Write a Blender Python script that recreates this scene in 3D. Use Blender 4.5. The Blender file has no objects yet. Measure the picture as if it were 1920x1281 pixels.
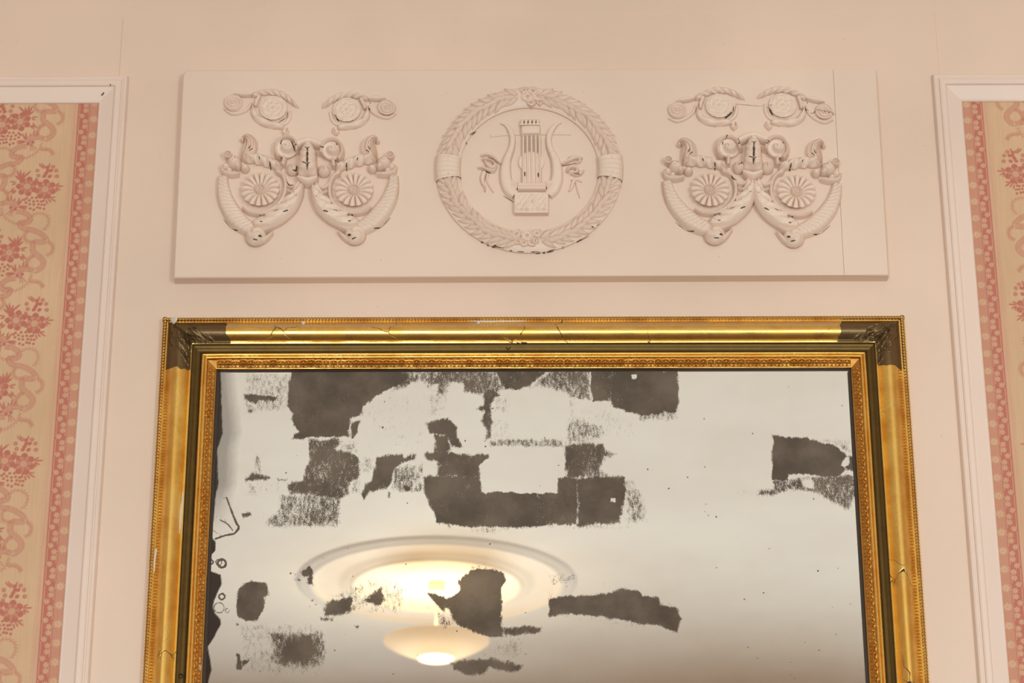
import bpy, math, random
import numpy as np
from mathutils import Vector, Matrix
from mathutils.bvhtree import BVHTree

random.seed(4)
rng = np.random.default_rng(7)
S = bpy.context.scene
COL = S.collection
PI = math.pi

# ------------------------------------------------------------------ camera
F = 4850.0                       # focal length in pixels of the 1920 wide frame
PITCH = math.radians(23.6)
ROLL = -0.0025
CAM = np.array([0.0, -4.15, 1.6])
cf = np.array([0, math.cos(PITCH), math.sin(PITCH)])
r0 = np.array([1.0, 0, 0]); u0 = np.array([0, -math.sin(PITCH), math.cos(PITCH)])
cr = r0 * math.cos(ROLL) + u0 * math.sin(ROLL)
cu = -r0 * math.sin(ROLL) + u0 * math.cos(ROLL)
cam = bpy.data.cameras.new('camera'); cam_o = bpy.data.objects.new('camera', cam); COL.objects.link(cam_o)
cam.sensor_width = 36; cam.lens = F * 36 / 1920
cam.clip_end = 60
m = Matrix(((cr[0], cu[0], -cf[0], CAM[0]), (cr[1], cu[1], -cf[1], CAM[1]), (cr[2], cu[2], -cf[2], CAM[2]), (0, 0, 0, 1)))
cam_o.matrix_world = m
cam.dof.use_dof = True; cam.dof.focus_distance = 4.5; cam.dof.aperture_fstop = 6.3
S.camera = cam_o

# ------------------------------------------------------------------ world, exposure, added window light
S.view_settings.view_transform = 'Standard'; S.view_settings.look = 'None'
S.view_settings.gamma = 1; S.view_settings.use_curve_mapping = False
S.view_settings.exposure = 0.0
S.cycles.use_denoising = True
S.cycles.max_bounces = 14; S.cycles.diffuse_bounces = 8
W_ = bpy.data.worlds.new('world'); S.world = W_; W_.use_nodes = True
W_.node_tree.nodes['Background'].inputs[0].default_value = (0.75, 0.86, 1.0, 1)
W_.node_tree.nodes['Background'].inputs[1].default_value = 1.0

ROOM_H = 4.25; ROOM_D = 6.4; ROOM_X = 3.0
DAY = (0.90, 0.985, 0.98)
def added_window_light(name, loc, rot, sx, sz, power):
    l = bpy.data.lights.new(name, 'AREA'); l.shape = 'RECTANGLE'; l.size = sx; l.size_y = sz
    l.energy = power; l.color = DAY
    l.spread = math.radians(125)
    o = bpy.data.objects.new(name, l); COL.objects.link(o); o.location = loc; o.rotation_euler = rot
ADDED_WIN = [(-0.65, 1.2, 2.6, 0.55), (2.3, 1.2, 2.6, 0.55)]     # unseen windows added to shape the light: x centre, width, height, sill
for wx, ww, wh, ws in ADDED_WIN:
    added_window_light('added_daylight', (wx, -ROOM_D + 0.26, ws + wh / 2), (PI / 2 - 0.02, 0, 0), ww * 0.94, wh * 0.90, 76)  # added area lights inside the panes, aimed and narrowed to shape the light

# ------------------------------------------------------------------ helpers
def ray(px, py):
    return cf + cr * ((px - 960) / F) + cu * ((640.5 - py) / F)
def Wp(px, py, d=0.0):
    """the (X, Z) where the line of sight of a pixel meets the plane d metres in front of the wall"""
    v = ray(px, py); t = (-d - CAM[1]) / v[1]
    p = CAM + v * t
    return np.array([p[0], p[2]])

def set_props(o, label=None, cat=None, group=None, kind=None):
    if label: o['label'] = label
    if cat: o['category'] = cat
    if group: o['group'] = group
    if kind: o['kind'] = kind
    return o

def empty(name, loc=(0, 0, 0)):
    o = bpy.data.objects.new(name, None); COL.objects.link(o); o.location = loc; o.empty_display_size = 0.05
    return o

def link(name, me, mat, parent=None):
    o = bpy.data.objects.new(name, me); COL.objects.link(o)
    if mat is not None and not me.materials: me.materials.append(mat)
    if parent is not None:
        o.parent = parent
        if any(abs(c) > 1e-9 for c in parent.location) and not parent.get('_local'):
            o.matrix_parent_inverse = Matrix.Translation(parent.location).inverted()
    return o

class MB:
    """collects grids, boxes and polygons into one mesh"""
    def __init__(s): s.v = []; s.f = []; s.n = 0
    def add(s, verts, faces):
        verts = np.asarray(verts, float).reshape(-1, 3)
        s.v.append(verts); s.f.append([tuple(i + s.n for i in f) for f in faces]); s.n += len(verts)
    def grid(s, P, front=True, wrap=False):
        """P is (n, m, 3); faces turned towards the room (-y) when front is set"""
        n, mm = P.shape[:2]
        i, j = np.meshgrid(np.arange(n - 1), np.arange(mm if wrap else mm - 1), indexing='ij')
        j2 = (j + 1) % mm
        q = np.stack([i * mm + j, (i + 1) * mm + j, (i + 1) * mm + j2, i * mm + j2], -1).reshape(-1, 4)
        if front:
            V = P.reshape(-1, 3)
            nr = np.cross(V[q[:, 2]] - V[q[:, 0]], V[q[:, 3]] - V[q[:, 1]])
            if nr[:, 1].sum() > 0: q = q[:, ::-1]
        s.add(P.reshape(-1, 3), [tuple(int(a) for a in r) for r in q])
    def box(s, lo, hi):
        x0, y0, z0 = lo; x1, y1, z1 = hi
        v = [(x0, y0, z0), (x1, y0, z0), (x1, y1, z0), (x0, y1, z0), (x0, y0, z1), (x1, y0, z1), (x1, y1, z1), (x0, y1, z1)]
        s.add(v, [(0, 3, 2, 1), (4, 5, 6, 7), (0, 1, 5, 4), (1, 2, 6, 5), (2, 3, 7, 6), (3, 0, 4, 7)])
    def lathe(s, prof, c, n=48):
        th = np.linspace(0, 2 * PI, n, endpoint=False)
        P = np.array([[(c[0] + r * math.cos(t), c[1] + r * math.sin(t), c[2] + z) for t in th] for r, z in prof])
        s.grid(P, front=False, wrap=True)
    def mesh(s, name, smooth=True, angle=40):
        me = bpy.data.meshes.new(name)
        me.from_pydata(np.concatenate(s.v).tolist(), [], [f for l in s.f for f in l])
        me.update()
        if smooth:
            me.polygons.foreach_set('use_smooth', np.ones(len(me.polygons), bool))
            if angle: me.set_sharp_from_angle(angle=math.radians(angle))
        return me
    def build(s, name, mat, parent=None, smooth=True, angle=40):
        return link(name, s.mesh(name, smooth, angle), mat, parent)

def spline(pts, n):
    """Catmull-Rom through pts, resampled evenly to n points"""
    p = np.asarray(pts, float)
    if len(p) == 2: return p[0] + (p[1] - p[0]) * np.linspace(0, 1, n)[:, None]
    q = np.vstack([2 * p[0] - p[1], p, 2 * p[-1] - p[-2]]); out = []
    for k in range(len(p) - 1):
        a, b, c, d = q[k:k + 4]
        t = np.linspace(0, 1, 12, endpoint=False)[:, None]
        out.append(0.5 * (2 * b + (c - a) * t + (2 * a - 5 * b + 4 * c - d) * t ** 2 + (3 * b - a - 3 * c + d) * t ** 3))
    out = np.vstack(out + [p[-1:]])
    L = np.r_[0, np.cumsum(np.hypot(*np.diff(out, axis=0).T))]
    g = np.linspace(0, L[-1], n)
    return np.stack([np.interp(g, L, out[:, 0]), np.interp(g, L, out[:, 1])], 1)

HS = 1.0                                              # height scale of the carving being made
def sweep(mb, path, wl, wr, h, d0, ns=24, nt=9, under=0.0, base=-0.001):
    """a raised band along a path on the plane d0 in front of the wall; wl / wr half widths left and right of it,
    h(s, t) its height; the outer edge drops back to the plane, pulled in by `under`"""
    c = spline(path, ns)
    tg = np.gradient(c, axis=0); tg /= np.linalg.norm(tg, axis=1)[:, None] + 1e-12
    nm = np.stack([-tg[:, 1], tg[:, 0]], 1)
    s = np.linspace(0, 1, ns); t = np.linspace(-1, 1, nt)
    f = lambda w: np.interp(s, np.linspace(0, 1, len(w)), w) if isinstance(w, (list, tuple, np.ndarray)) else (w(s) if callable(w) else np.full(ns, w))
    L, R = f(wl), f(wr)
    off = np.where(t[None] < 0, t[None] * R[:, None], t[None] * L[:, None])
    XZ = c[:, None, :] + nm[:, None, :] * off[..., None]
    ss, tt = np.meshgrid(s, t, indexing='ij')
    H = h(ss, tt) * HS
    XZ = np.concatenate([XZ[:, :1] + (c[:, None] - XZ[:, :1]) * under, XZ, XZ[:, -1:] + (c[:, None] - XZ[:, -1:]) * under], 1)
    XZ = np.concatenate([XZ[:1], XZ, XZ[-1:]], 0)
    H = np.pad(H, 1, constant_values=base)
    P = np.stack([XZ[..., 0], -(d0 + H), XZ[..., 1]], -1)
    mb.grid(P)

def polar(mb, c, r, h, d0, nr=10, nth=40, under=0.0, base=-0.001, asp=1.0, rot=0.0):
    th = np.linspace(0, 2 * PI, nth, endpoint=False); rho = np.linspace(0.001, 1, nr)
    R = np.broadcast_to(r(th) if callable(r) else r, (nth,))
    rr, tt = np.meshgrid(rho, th, indexing='ij')
    a = rr * R[None] * np.cos(tt); b = rr * R[None] * np.sin(tt) * asp
    H = h(rr, tt) * HS
    a = np.vstack([a, a[-1:] * (1 - under)]); b = np.vstack([b, b[-1:] * (1 - under)]); H = np.vstack([H, np.full((1, nth), base)])
    X = c[0] + a * math.cos(rot) - b * math.sin(rot); Z = c[1] + a * math.sin(rot) + b * math.cos(rot)
    mb.grid(np.stack([X, -(d0 + H), Z], -1), wrap=True)

def noise2(x, y, seed=0):
    r = np.random.default_rng(seed).random((256, 256))
    xi = np.floor(x).astype(int); yi = np.floor(y).astype(int); fx = x - xi; fy = y - yi
    fx = fx * fx * (3 - 2 * fx); fy = fy * fy * (3 - 2 * fy)
    g = lambda a, b: r[a % 256, b % 256]
    return (g(xi, yi) * (1 - fx) + g(xi + 1, yi) * fx) * (1 - fy) + (g(xi, yi + 1) * (1 - fx) + g(xi + 1, yi + 1) * fx) * fy
def fbm(x, y, seed=0, o=4):
    return sum(noise2(x * 2 ** k, y * 2 ** k, seed + k) / 2 ** k for k in range(o)) / sum(1 / 2 ** k for k in range(o))

# ------------------------------------------------------------------ materials
def lin(r, g, b):
    f = lambda c: (c / 255) / 12.92 if c / 255 <= 0.04045 else ((c / 255 + 0.055) / 1.055) ** 2.4
    return np.array([f(r), f(g), f(b)])
class NT:
    def __init__(s, name):
        s.m = bpy.data.materials.new(name); s.m.use_nodes = True; s.t = s.m.node_tree
        s.b = s.t.nodes['Principled BSDF']; s.out = s.t.nodes['Material Output']
    def node(s, ty, **kw):
        n = s.t.nodes.new(ty)
        for k, v in kw.items(): setattr(n, k, v)
        return n
    def put(s, sock, v):
        if isinstance(v, bpy.types.NodeSocket): s.t.links.new(v, sock)
        elif v is not None:
            if hasattr(sock.default_value, '__len__') and not hasattr(v, '__len__'): v = (v,) * len(sock.default_value)
            if hasattr(v, '__len__') and len(v) == 3 and len(sock.default_value) == 4: v = (*v, 1)
            sock.default_value = v
    def math(s, op, a, b=None, c=None, clamp=False):
        n = s.node('ShaderNodeMath', operation=op, use_clamp=clamp)
        for k, v in enumerate((a, b, c)):
            if v is not None: s.put(n.inputs[k], v)
        return n.outputs[0]
    def mix(s, f, a, b):
        n = s.node('ShaderNodeMix', data_type='RGBA')
        s.put(n.inputs[0], f); s.put(n.inputs[6], a); s.put(n.inputs[7], b)
        return n.outputs[2]
    def coord(s, scale=(1, 1, 1)):
        c = s.node('ShaderNodeTexCoord'); mp = s.node('ShaderNodeMapping'); mp.inputs['Scale'].default_value = scale
        s.t.links.new(c.outputs['Object'], mp.inputs[0]); return mp.outputs[0]
    def noise(s, sc, det=4, rough=0.55, co=None, dist=0.0):
        n = s.node('ShaderNodeTexNoise'); n.inputs['Scale'].default_value = sc; n.inputs['Detail'].default_value = det
        n.inputs['Roughness'].default_value = rough; n.inputs['Distortion'].default_value = dist
        s.t.links.new(co or s.coord(), n.inputs['Vector']); return n.outputs[0]
    def ramp(s, v, lo, hi, a=0.0, b=1.0):
        n = s.node('ShaderNodeMapRange'); n.interpolation_type = 'SMOOTHSTEP'
        s.put(n.inputs[0], v); n.inputs[1].default_value = lo; n.inputs[2].default_value = hi; n.inputs[3].default_value = a; n.inputs[4].default_value = b
        return n.outputs[0]
    def bump(s, h, strength, dist):
        n = s.node('ShaderNodeBump'); n.inputs['Strength'].default_value = strength; n.inputs['Distance'].default_value = dist
        s.t.links.new(h, n.inputs['Height']); s.t.links.new(n.outputs[0], s.b.inputs['Normal'])
    def attr(s, name):
        n = s.node('ShaderNodeAttribute'); n.attribute_name = name; return n
    def set(s, **kw):
        for k, v in kw.items(): s.put(s.b.inputs[k], v)
        return s

def painted(name, col, rough=0.55, stroke=0.25, specks=True, var=0.05):
    t = NT(name)
    big = t.noise(1.6, 3)
    col = np.array(col)
    c = t.mix(t.ramp(big, 0.3, 0.7), tuple(col * (1 - var)), tuple(np.minimum(col * (1 + var), 0.95)))
    if specks:
        v = t.node('ShaderNodeTexVoronoi'); v.inputs['Scale'].default_value = 9; v.inputs['Randomness'].default_value = 1
        v.voronoi_dimensions = '2D'; cm = t.coord(); cm.node.inputs['Rotation'].default_value = (PI / 2, 0, 0); t.t.links.new(cm, v.inputs['Vector'])
        sel = t.math('GREATER_THAN', v.outputs['Color'], 0.72)
        dot = t.math('LESS_THAN', v.outputs['Distance'], 0.0075)
        c = t.mix(t.math('MULTIPLY', t.math('MULTIPLY', sel, dot), 0.55), c, (0.16, 0.10, 0.07))
    brush = t.noise(60, 3, 0.6, t.coord((0.12, 1, 1)))
    lump = t.noise(14, 3)
    t.bump(t.math('ADD', t.math('MULTIPLY', brush, 0.25), lump), stroke, 0.0016)
    t.set(**{'Base Color': c, 'Roughness': rough, 'Specular IOR Level': 0.35})
    return t.m

WALL_C = (0.725, 0.560, 0.450)
M = {}
M['wall'] = painted('cream_wall_paint', WALL_C)
M['trim'] = painted('cream_trim_paint', (0.765, 0.615, 0.53), 0.42, 0.15, specks=False)
M['board'] = painted('cream_board_paint', (0.74, 0.582, 0.478), 0.5, 0.2)
M['relief'] = painted('cream_relief_paint', (0.755, 0.60, 0.497), 0.5, 0.1, specks=False)
M['ceiling'] = painted('ceiling_paint', (0.93, 0.895, 0.825), 0.7, 0.1, specks=False)
M['side_wall'] = painted('side_wall_paint', (0.74, 0.60, 0.50), specks=False)
def plain(name, col, rough=0.5, metal=0.0, **kw):
    t = NT(name); n = t.noise(40, 3)
    col = np.array(col)
    t.set(**{'Base Color': t.mix(n, tuple(col * 0.85), tuple(np.minimum(col * 1.12, 1))), 'Roughness': rough, 'Metallic': metal}); t.set(**kw)
    return t.m
M['dark_wood'] = plain('old_dark_wood', (0.045, 0.028, 0.018), 0.8)
M['slot_joint_brown'] = plain('dark_slot_and_joint_brown', (0.105, 0.06, 0.034), 0.8)  # dark brown for painted slot shade, cracks and open joints
M['iron'] = plain('dark_iron', (0.05, 0.035, 0.02), 0.45, 0.6)
M['white_chip'] = plain('bare_gesso', (0.70, 0.62, 0.54), 0.8)
M['brass'] = plain('brass', (0.55, 0.38, 0.14), 0.3, 1.0)

def parquet():
    t = NT('oak_floor'); b = t.node('ShaderNodeTexBrick'); b.inputs['Scale'].default_value = 1
    b.inputs['Brick Width'].default_value = 0.7; b.inputs['Row Height'].default_value = 0.09; b.inputs['Mortar Size'].default_value = 0.0015
    b.inputs['Color1'].default_value = (0.11, 0.05, 0.02, 1); b.inputs['Color2'].default_value = (0.16, 0.078, 0.033, 1); b.inputs['Mortar'].default_value = (0.03, 0.015, 0.008, 1)
    t.t.links.new(t.coord(), b.inputs['Vector'])
    g = t.noise(30, 5, co=t.coord((0.15, 1, 1)))
    t.set(**{'Base Color': t.mix(t.math('MULTIPLY', g, 0.5), b.outputs[0], (0.10, 0.05, 0.02)), 'Roughness': 0.35})
    return t.m
M['floor'] = parquet()

def gilt(name, col, rough, dust=True, cracks=True):
    t = NT(name)
    col = np.array(col)
    n1 = t.noise(22, 5, 0.6); n2 = t.noise(7, 3)
    c = t.mix(t.ramp(n1, 0.35, 0.75), tuple(col), tuple(col * np.array([0.80, 0.66, 0.50])))
    worn = t.ramp(t.noise(9, 6, 0.7), 0.62, 0.72)
    c = t.mix(t.math('MULTIPLY', worn, 0.55), c, (0.36, 0.12, 0.035))
    metal = t.math('SUBTRACT', 1.0, t.math('MULTIPLY', worn, 0.35))
    h = t.noise(120, 2)
    if cracks:
        v = t.node('ShaderNodeTexVoronoi'); v.feature = 'DISTANCE_TO_EDGE'; v.inputs['Scale'].default_value = 11
        wn = t.node('ShaderNodeTexNoise'); wn.inputs['Scale'].default_value = 18; wn.inputs['Detail'].default_value = 3
        co = t.coord(); t.t.links.new(co, wn.inputs['Vector'])
        vm = t.node('ShaderNodeVectorMath', operation='MULTIPLY_ADD'); vm.inputs[1].default_value = (0.05,) * 3
        t.t.links.new(wn.outputs['Color'], vm.inputs[0]); t.t.links.new(co, vm.inputs[2]); t.t.links.new(vm.outputs[0], v.inputs['Vector'])
        crack = t.math('MULTIPLY', t.ramp(v.outputs['Distance'], 0.004, 0.010, 1, 0), t.ramp(n2, 0.55, 0.62))
        c = t.mix(crack, c, (0.05, 0.022, 0.006)); metal = t.math('MULTIPLY', metal, t.math('SUBTRACT', 1.0, t.math('MULTIPLY', crack, 0.8)))
        h = t.math('SUBTRACT', t.math('MULTIPLY', h, 0.1), crack)
    if dust:
        g = t.node('ShaderNodeNewGeometry'); sx = t.node('ShaderNodeSeparateXYZ'); t.t.links.new(g.outputs['Normal'], sx.inputs[0])
        du = t.math('MULTIPLY', t.ramp(t.math('ADD', sx.outputs[2], t.math('MULTIPLY', n1, 0.35)), 0.68, 0.98), 0.75)
        c = t.mix(du, c, (0.50, 0.37, 0.26)); metal = t.math('MULTIPLY', metal, t.math('SUBTRACT', 1.0, du))
    t.bump(h, 0.35, 0.0012)
    t.set(**{'Base Color': c, 'Metallic': metal, 'Roughness': t.ramp(n1, 0.2, 0.8, rough - 0.06, rough + 0.12)})
    return t.m
M['gold'] = gilt('burnished_gold_leaf', (0.96, 0.645, 0.185), 0.27)
M['gold_bead'] = gilt('gold_leaf_bead', (0.88, 0.56, 0.16), 0.26, dust=False, cracks=False)
M['gold_ornament'] = gilt('gold_leaf_ornament', (0.60, 0.325, 0.085), 0.36, dust=False, cracks=False)
M['gold_rope'] = gilt('worn_gold_rope', (0.46, 0.265, 0.085), 0.40, cracks=False)
def bronze(name, col, metal, rough):
    t = NT(name); n = t.noise(60, 5, 0.65); col = np.array(col)
    t.set(**{'Base Color': t.mix(n, tuple(col * 0.7), tuple(col * 1.3)), 'Metallic': metal, 'Roughness': rough}); t.bump(n, 0.4, 0.0008)
    return t.m
M['bronze'] = bronze('dull_bronze_paint', (0.165, 0.104, 0.046), 0.75, 0.42)
M['cove'] = bronze('dark_bronze_cove', (0.105, 0.060, 0.013), 0.75, 0.44)

# ------------------------------------------------------------------ room shell
def box_obj(name, lo, hi, mat, parent=None, kind=None, bevel=0):
    mb = MB(); mb.box(lo, hi); o = mb.build(name, mat, parent, smooth=False)
    if kind: o['kind'] = kind
    return o
T = 0.15
PAPER_D = 0.001                                      # the paper is pasted on the wall inside the mouldings
# left and right panel openings in the front wall: inner edges of their mouldings on the wall plane
l_top = Wp(185.5, 193.5, PAPER_D); r_top = Wp(1803, 190.5, PAPER_D)
l_bot = Wp(112, 1281, PAPER_D); r_bot = Wp(1890.5, 1281, PAPER_D)
XL = (l_top[0] + l_bot[0]) / 2; XR = (r_top[0] + r_bot[0]) / 2
ZL = l_top[1]; ZR = r_top[1]
PAN_W = 0.62; PAN_B = 1.05
open_l = (XL - PAN_W, XL, PAN_B, ZL); open_r = (XR, XR + PAN_W, PAN_B, ZR)

def wall_front():
    mb = MB()
    mb.box((-ROOM_X, 0, 0), (ROOM_X, T, ROOM_H))
    o = mb.build('wall_front', M['wall'], smooth=False); o['kind'] = 'structure'
    # the slightly proud boarding between the two papered panels
    tl = Wp(231, 34, 0.002); tr = Wp(1752, 23, 0.002)
    mb = MB()
    n = 60; xs = np.linspace(tl[0], tr[0], n)
    zt = np.linspace(tl[1], tr[1], n) + 0.004 * (fbm(xs * 3, xs * 0, 5) - 0.5)
    P = np.zeros((3, n, 3))
    P[0] = np.stack([xs, np.full(n, 0.0002), zt + 0.0015], 1); P[1] = np.stack([xs, np.full(n, -0.0022), zt], 1); P[2] = np.stack([xs, np.full(n, -0.0022), np.full(n, 0.9)], 1)
    P[0, 0, 0] -= 0; mb.grid(P)
    for k, sg in ((0, -1), (-1, 1)):
        e = np.array([[(xs[k], -0.0022, zt[k]), (xs[k], -0.0022, 0.9)], [(xs[k] + sg * 0.001, 0.0002, zt[k]), (xs[k] + sg * 0.001, 0.0002, 0.9)]])
        mb.grid(e)
    mb.build('wall_board', M['wall'], o, angle=15)
    return o
wall_f = wall_front()
box_obj('wall_left', (-ROOM_X - T, -ROOM_D, 0), (-ROOM_X, T, ROOM_H), M['side_wall'], kind='structure')
box_obj('wall_right', (ROOM_X, -ROOM_D, 0), (ROOM_X + T, T, ROOM_H), M['side_wall'], kind='structure')
box_obj('floor', (-ROOM_X - T, -ROOM_D - T, -T), (ROOM_X + T, T, 0), M['floor'], kind='structure')
box_obj('ceiling', (-ROOM_X - T, -ROOM_D - T, ROOM_H), (ROOM_X + T, T, ROOM_H + T), M['ceiling'], kind='structure')
mb = MB()
xs = [-ROOM_X]
for wx, ww, wh, ws in ADDED_WIN: xs += [wx - ww / 2, wx + ww / 2]
xs += [ROOM_X]
for k in range(0, 6, 2): mb.box((xs[k], -ROOM_D - T, 0), (xs[k + 1], -ROOM_D, ROOM_H))
for wx, ww, wh, ws in ADDED_WIN:
    mb.box((wx - ww / 2, -ROOM_D - T, 0), (wx + ww / 2, -ROOM_D, ws)); mb.box((wx - ww / 2, -ROOM_D - T, ws + wh), (wx + ww / 2, -ROOM_D, ROOM_H))
o = mb.build('wall_back', M['side_wall'], smooth=False); o['kind'] = 'structure'
gl = NT('window_glass'); gl.set(**{'Base Color': (0.95, 0.97, 0.96), 'Roughness': 0.02, 'Transmission Weight': 1.0, 'IOR': 1.45})
for i, (wx, ww, wh, ws) in enumerate(ADDED_WIN):  # the added windows, out of view behind the camera
    y0 = -ROOM_D - 0.10; mb = MB()
    for a, b in ((0, 0.06), (ww / 2 - 0.04, ww / 2 + 0.04), (ww - 0.06, ww)): mb.box((wx - ww / 2 + a, y0, ws), (wx - ww / 2 + b, y0 + 0.05, ws + wh))
    for a in (0, wh * 0.33, wh * 0.66, wh - 0.06): mb.box((wx - ww / 2, y0 + 0.005, ws + a), (wx + ww / 2, y0 + 0.045, ws + a + 0.05))
    w = mb.build('window_%d' % (i + 1), M['trim'], smooth=False); w['kind'] = 'structure'
    box_obj('pane', (wx - ww / 2 + 0.02, y0 + 0.02, ws + 0.02), (wx + ww / 2 - 0.02, y0 + 0.026, ws + wh - 0.02), gl.m, w)
for nm, lo, hi in (('baseboard_front', (-ROOM_X, -0.02, 0), (ROOM_X, 0, 0.18)), ('baseboard_left', (-ROOM_X, -ROOM_D, 0), (-ROOM_X + 0.02, -0.02, 0.18)),
                   ('baseboard_right', (ROOM_X - 0.02, -ROOM_D, 0), (ROOM_X, -0.02, 0.18))):
    box_obj(nm, lo, hi, M['trim'], kind='structure')

# ------------------------------------------------------------------ panel mouldings
# (u, d): u mm from the inner edge outwards, d mm in front of the wall
MOULD = [(-1, 0), (-1, 3), (0, 4.5), (2, 5.5), (3, 5.2), (27, 13), (28.5, 17), (31, 18.5), (37, 18.5), (39.5, 17), (41, 13.5), (42.5, 13.5), (44, 15), (46.5, 15.5), (49, 14), (51, 9), (52, 1), (52, 0)]
def moulding(idx, op):
    x0, x1, z0, z1 = op
    root = empty('trim_%d' % idx, ((x0 + x1) / 2, 0, z0)); root['kind'] = 'structure'
    for side in ('top', 'bottom', 'left', 'right'):
        n = 40; rows = []
        for u, d in MOULD:
            u /= 1000; d /= 1000
            if side in ('top', 'bottom'):
                s = np.linspace(x0 - u, x1 + u, n); z = z1 + u if side == 'top' else z0 - u
                rows.append(np.stack([s, np.full(n, -d), np.full(n, z)], 1))
            else:
                s = np.linspace(z0 - u, z1 + u, n); x = x0 - u if side == 'left' else x1 + u
                rows.append(np.stack([np.full(n, x), np.full(n, -d), s], 1))
        P = np.array(rows)
        wob = 0.0008 * (fbm(P[..., 0] * 5 + 9, P[..., 2] * 5 + idx * 7, 3) - 0.5)
        P[3:-2, :, 1] += wob[3:-2]
        mb = MB(); mb.grid(P); mb.build('moulding_rail', M['trim'], root, angle=28)
    return root
moulding(1, open_l); moulding(2, open_r)

# ------------------------------------------------------------------ wallpaper
class Tile:
    """ink coverage of the print, drawn on a tile that repeats downwards; coordinates in mm"""
    RES = 0.8
    def __init__(s, W, H):
        s.W, s.H = W, H; s.nu, s.nv = int(W / s.RES), int(round(H / s.RES)); s.ry = H / s.nv
        s.ink = np.zeros((s.nv, s.nu)); s.pink = np.zeros((s.nv, s.nu))
        s.u = (np.arange(s.nu) + 0.5) * s.RES
    def window(s, x0, x1, y0, y1):
        i0 = max(0, int(x0 / s.RES) - 2); i1 = min(s.nu, int(x1 / s.RES) + 3)
        j = np.arange(int(math.floor(y0 / s.ry)) - 2, int(y1 / s.ry) + 3)
        if i1 <= i0: return None
        U, V = np.meshgrid((np.arange(i0, i1) + 0.5) * s.RES, (j + 0.5) * s.ry)
        return (j % s.nv)[:, None], np.arange(i0, i1)[None], U, V
    def put(s, w, cov, ch, k, erase=False):
        A = s.ink if ch == 'ink' else s.pink
        if erase:
            for B in (s.ink, s.pink): B[w[0], w[1]] = B[w[0], w[1]] * (1 - cov * k)
        else: A[w[0], w[1]] = np.maximum(A[w[0], w[1]], cov * k)
    def blob(s, c, r, ch='ink', k=1.0, asp=1.0, rot=0.0, erase=False):
        R = r * max(1, asp) + 1
        w = s.window(c[0] - R, c[0] + R, c[1] - R, c[1] + R)
        if w is None: return
        a = (w[2] - c[0]) * math.cos(rot) + (w[3] - c[1]) * math.sin(rot); b = -(w[2] - c[0]) * math.sin(rot) + (w[3] - c[1]) * math.cos(rot)
        q = np.hypot(a / asp, b)
        s.put(w, np.clip((r - q) / 0.7 + 0.5, 0, 1), ch, k, erase)
    def ring(s, c, r, wd, ch='ink', k=1.0, erase=False):
        w = s.window(c[0] - r - 3, c[0] + r + 3, c[1] - r - 3, c[1] + r + 3)
        if w is None: return
        q = np.abs(np.hypot(w[2] - c[0], w[3] - c[1]) - r)
        s.put(w, np.clip((wd / 2 - q) / 0.7 + 0.5, 0, 1), ch, k, erase)
    def stroke(s, pts, wd, ch='ink', k=1.0, taper=False, erase=False):
        p = np.asarray(pts, float)
        for a, b, i in zip(p[:-1], p[1:], range(len(p) - 1)):
            wi = wd * (1 - 0.8 * abs(2 * (i + 0.5) / (len(p) - 1) - 1) ** 2) if taper else wd
            w = s.window(min(a[0], b[0]) - wi, max(a[0], b[0]) + wi, min(a[1], b[1]) - wi, max(a[1], b[1]) + wi)
            if w is None: continue
            d = b - a; L = (d @ d) + 1e-9
            t = np.clip(((w[2] - a[0]) * d[0] + (w[3] - a[1]) * d[1]) / L, 0, 1)
            q = np.hypot(w[2] - a[0] - t * d[0], w[3] - a[1] - t * d[1])
            s.put(w, np.clip((wi / 2 - q) / 0.7 + 0.5, 0, 1), ch, k, erase)

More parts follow.
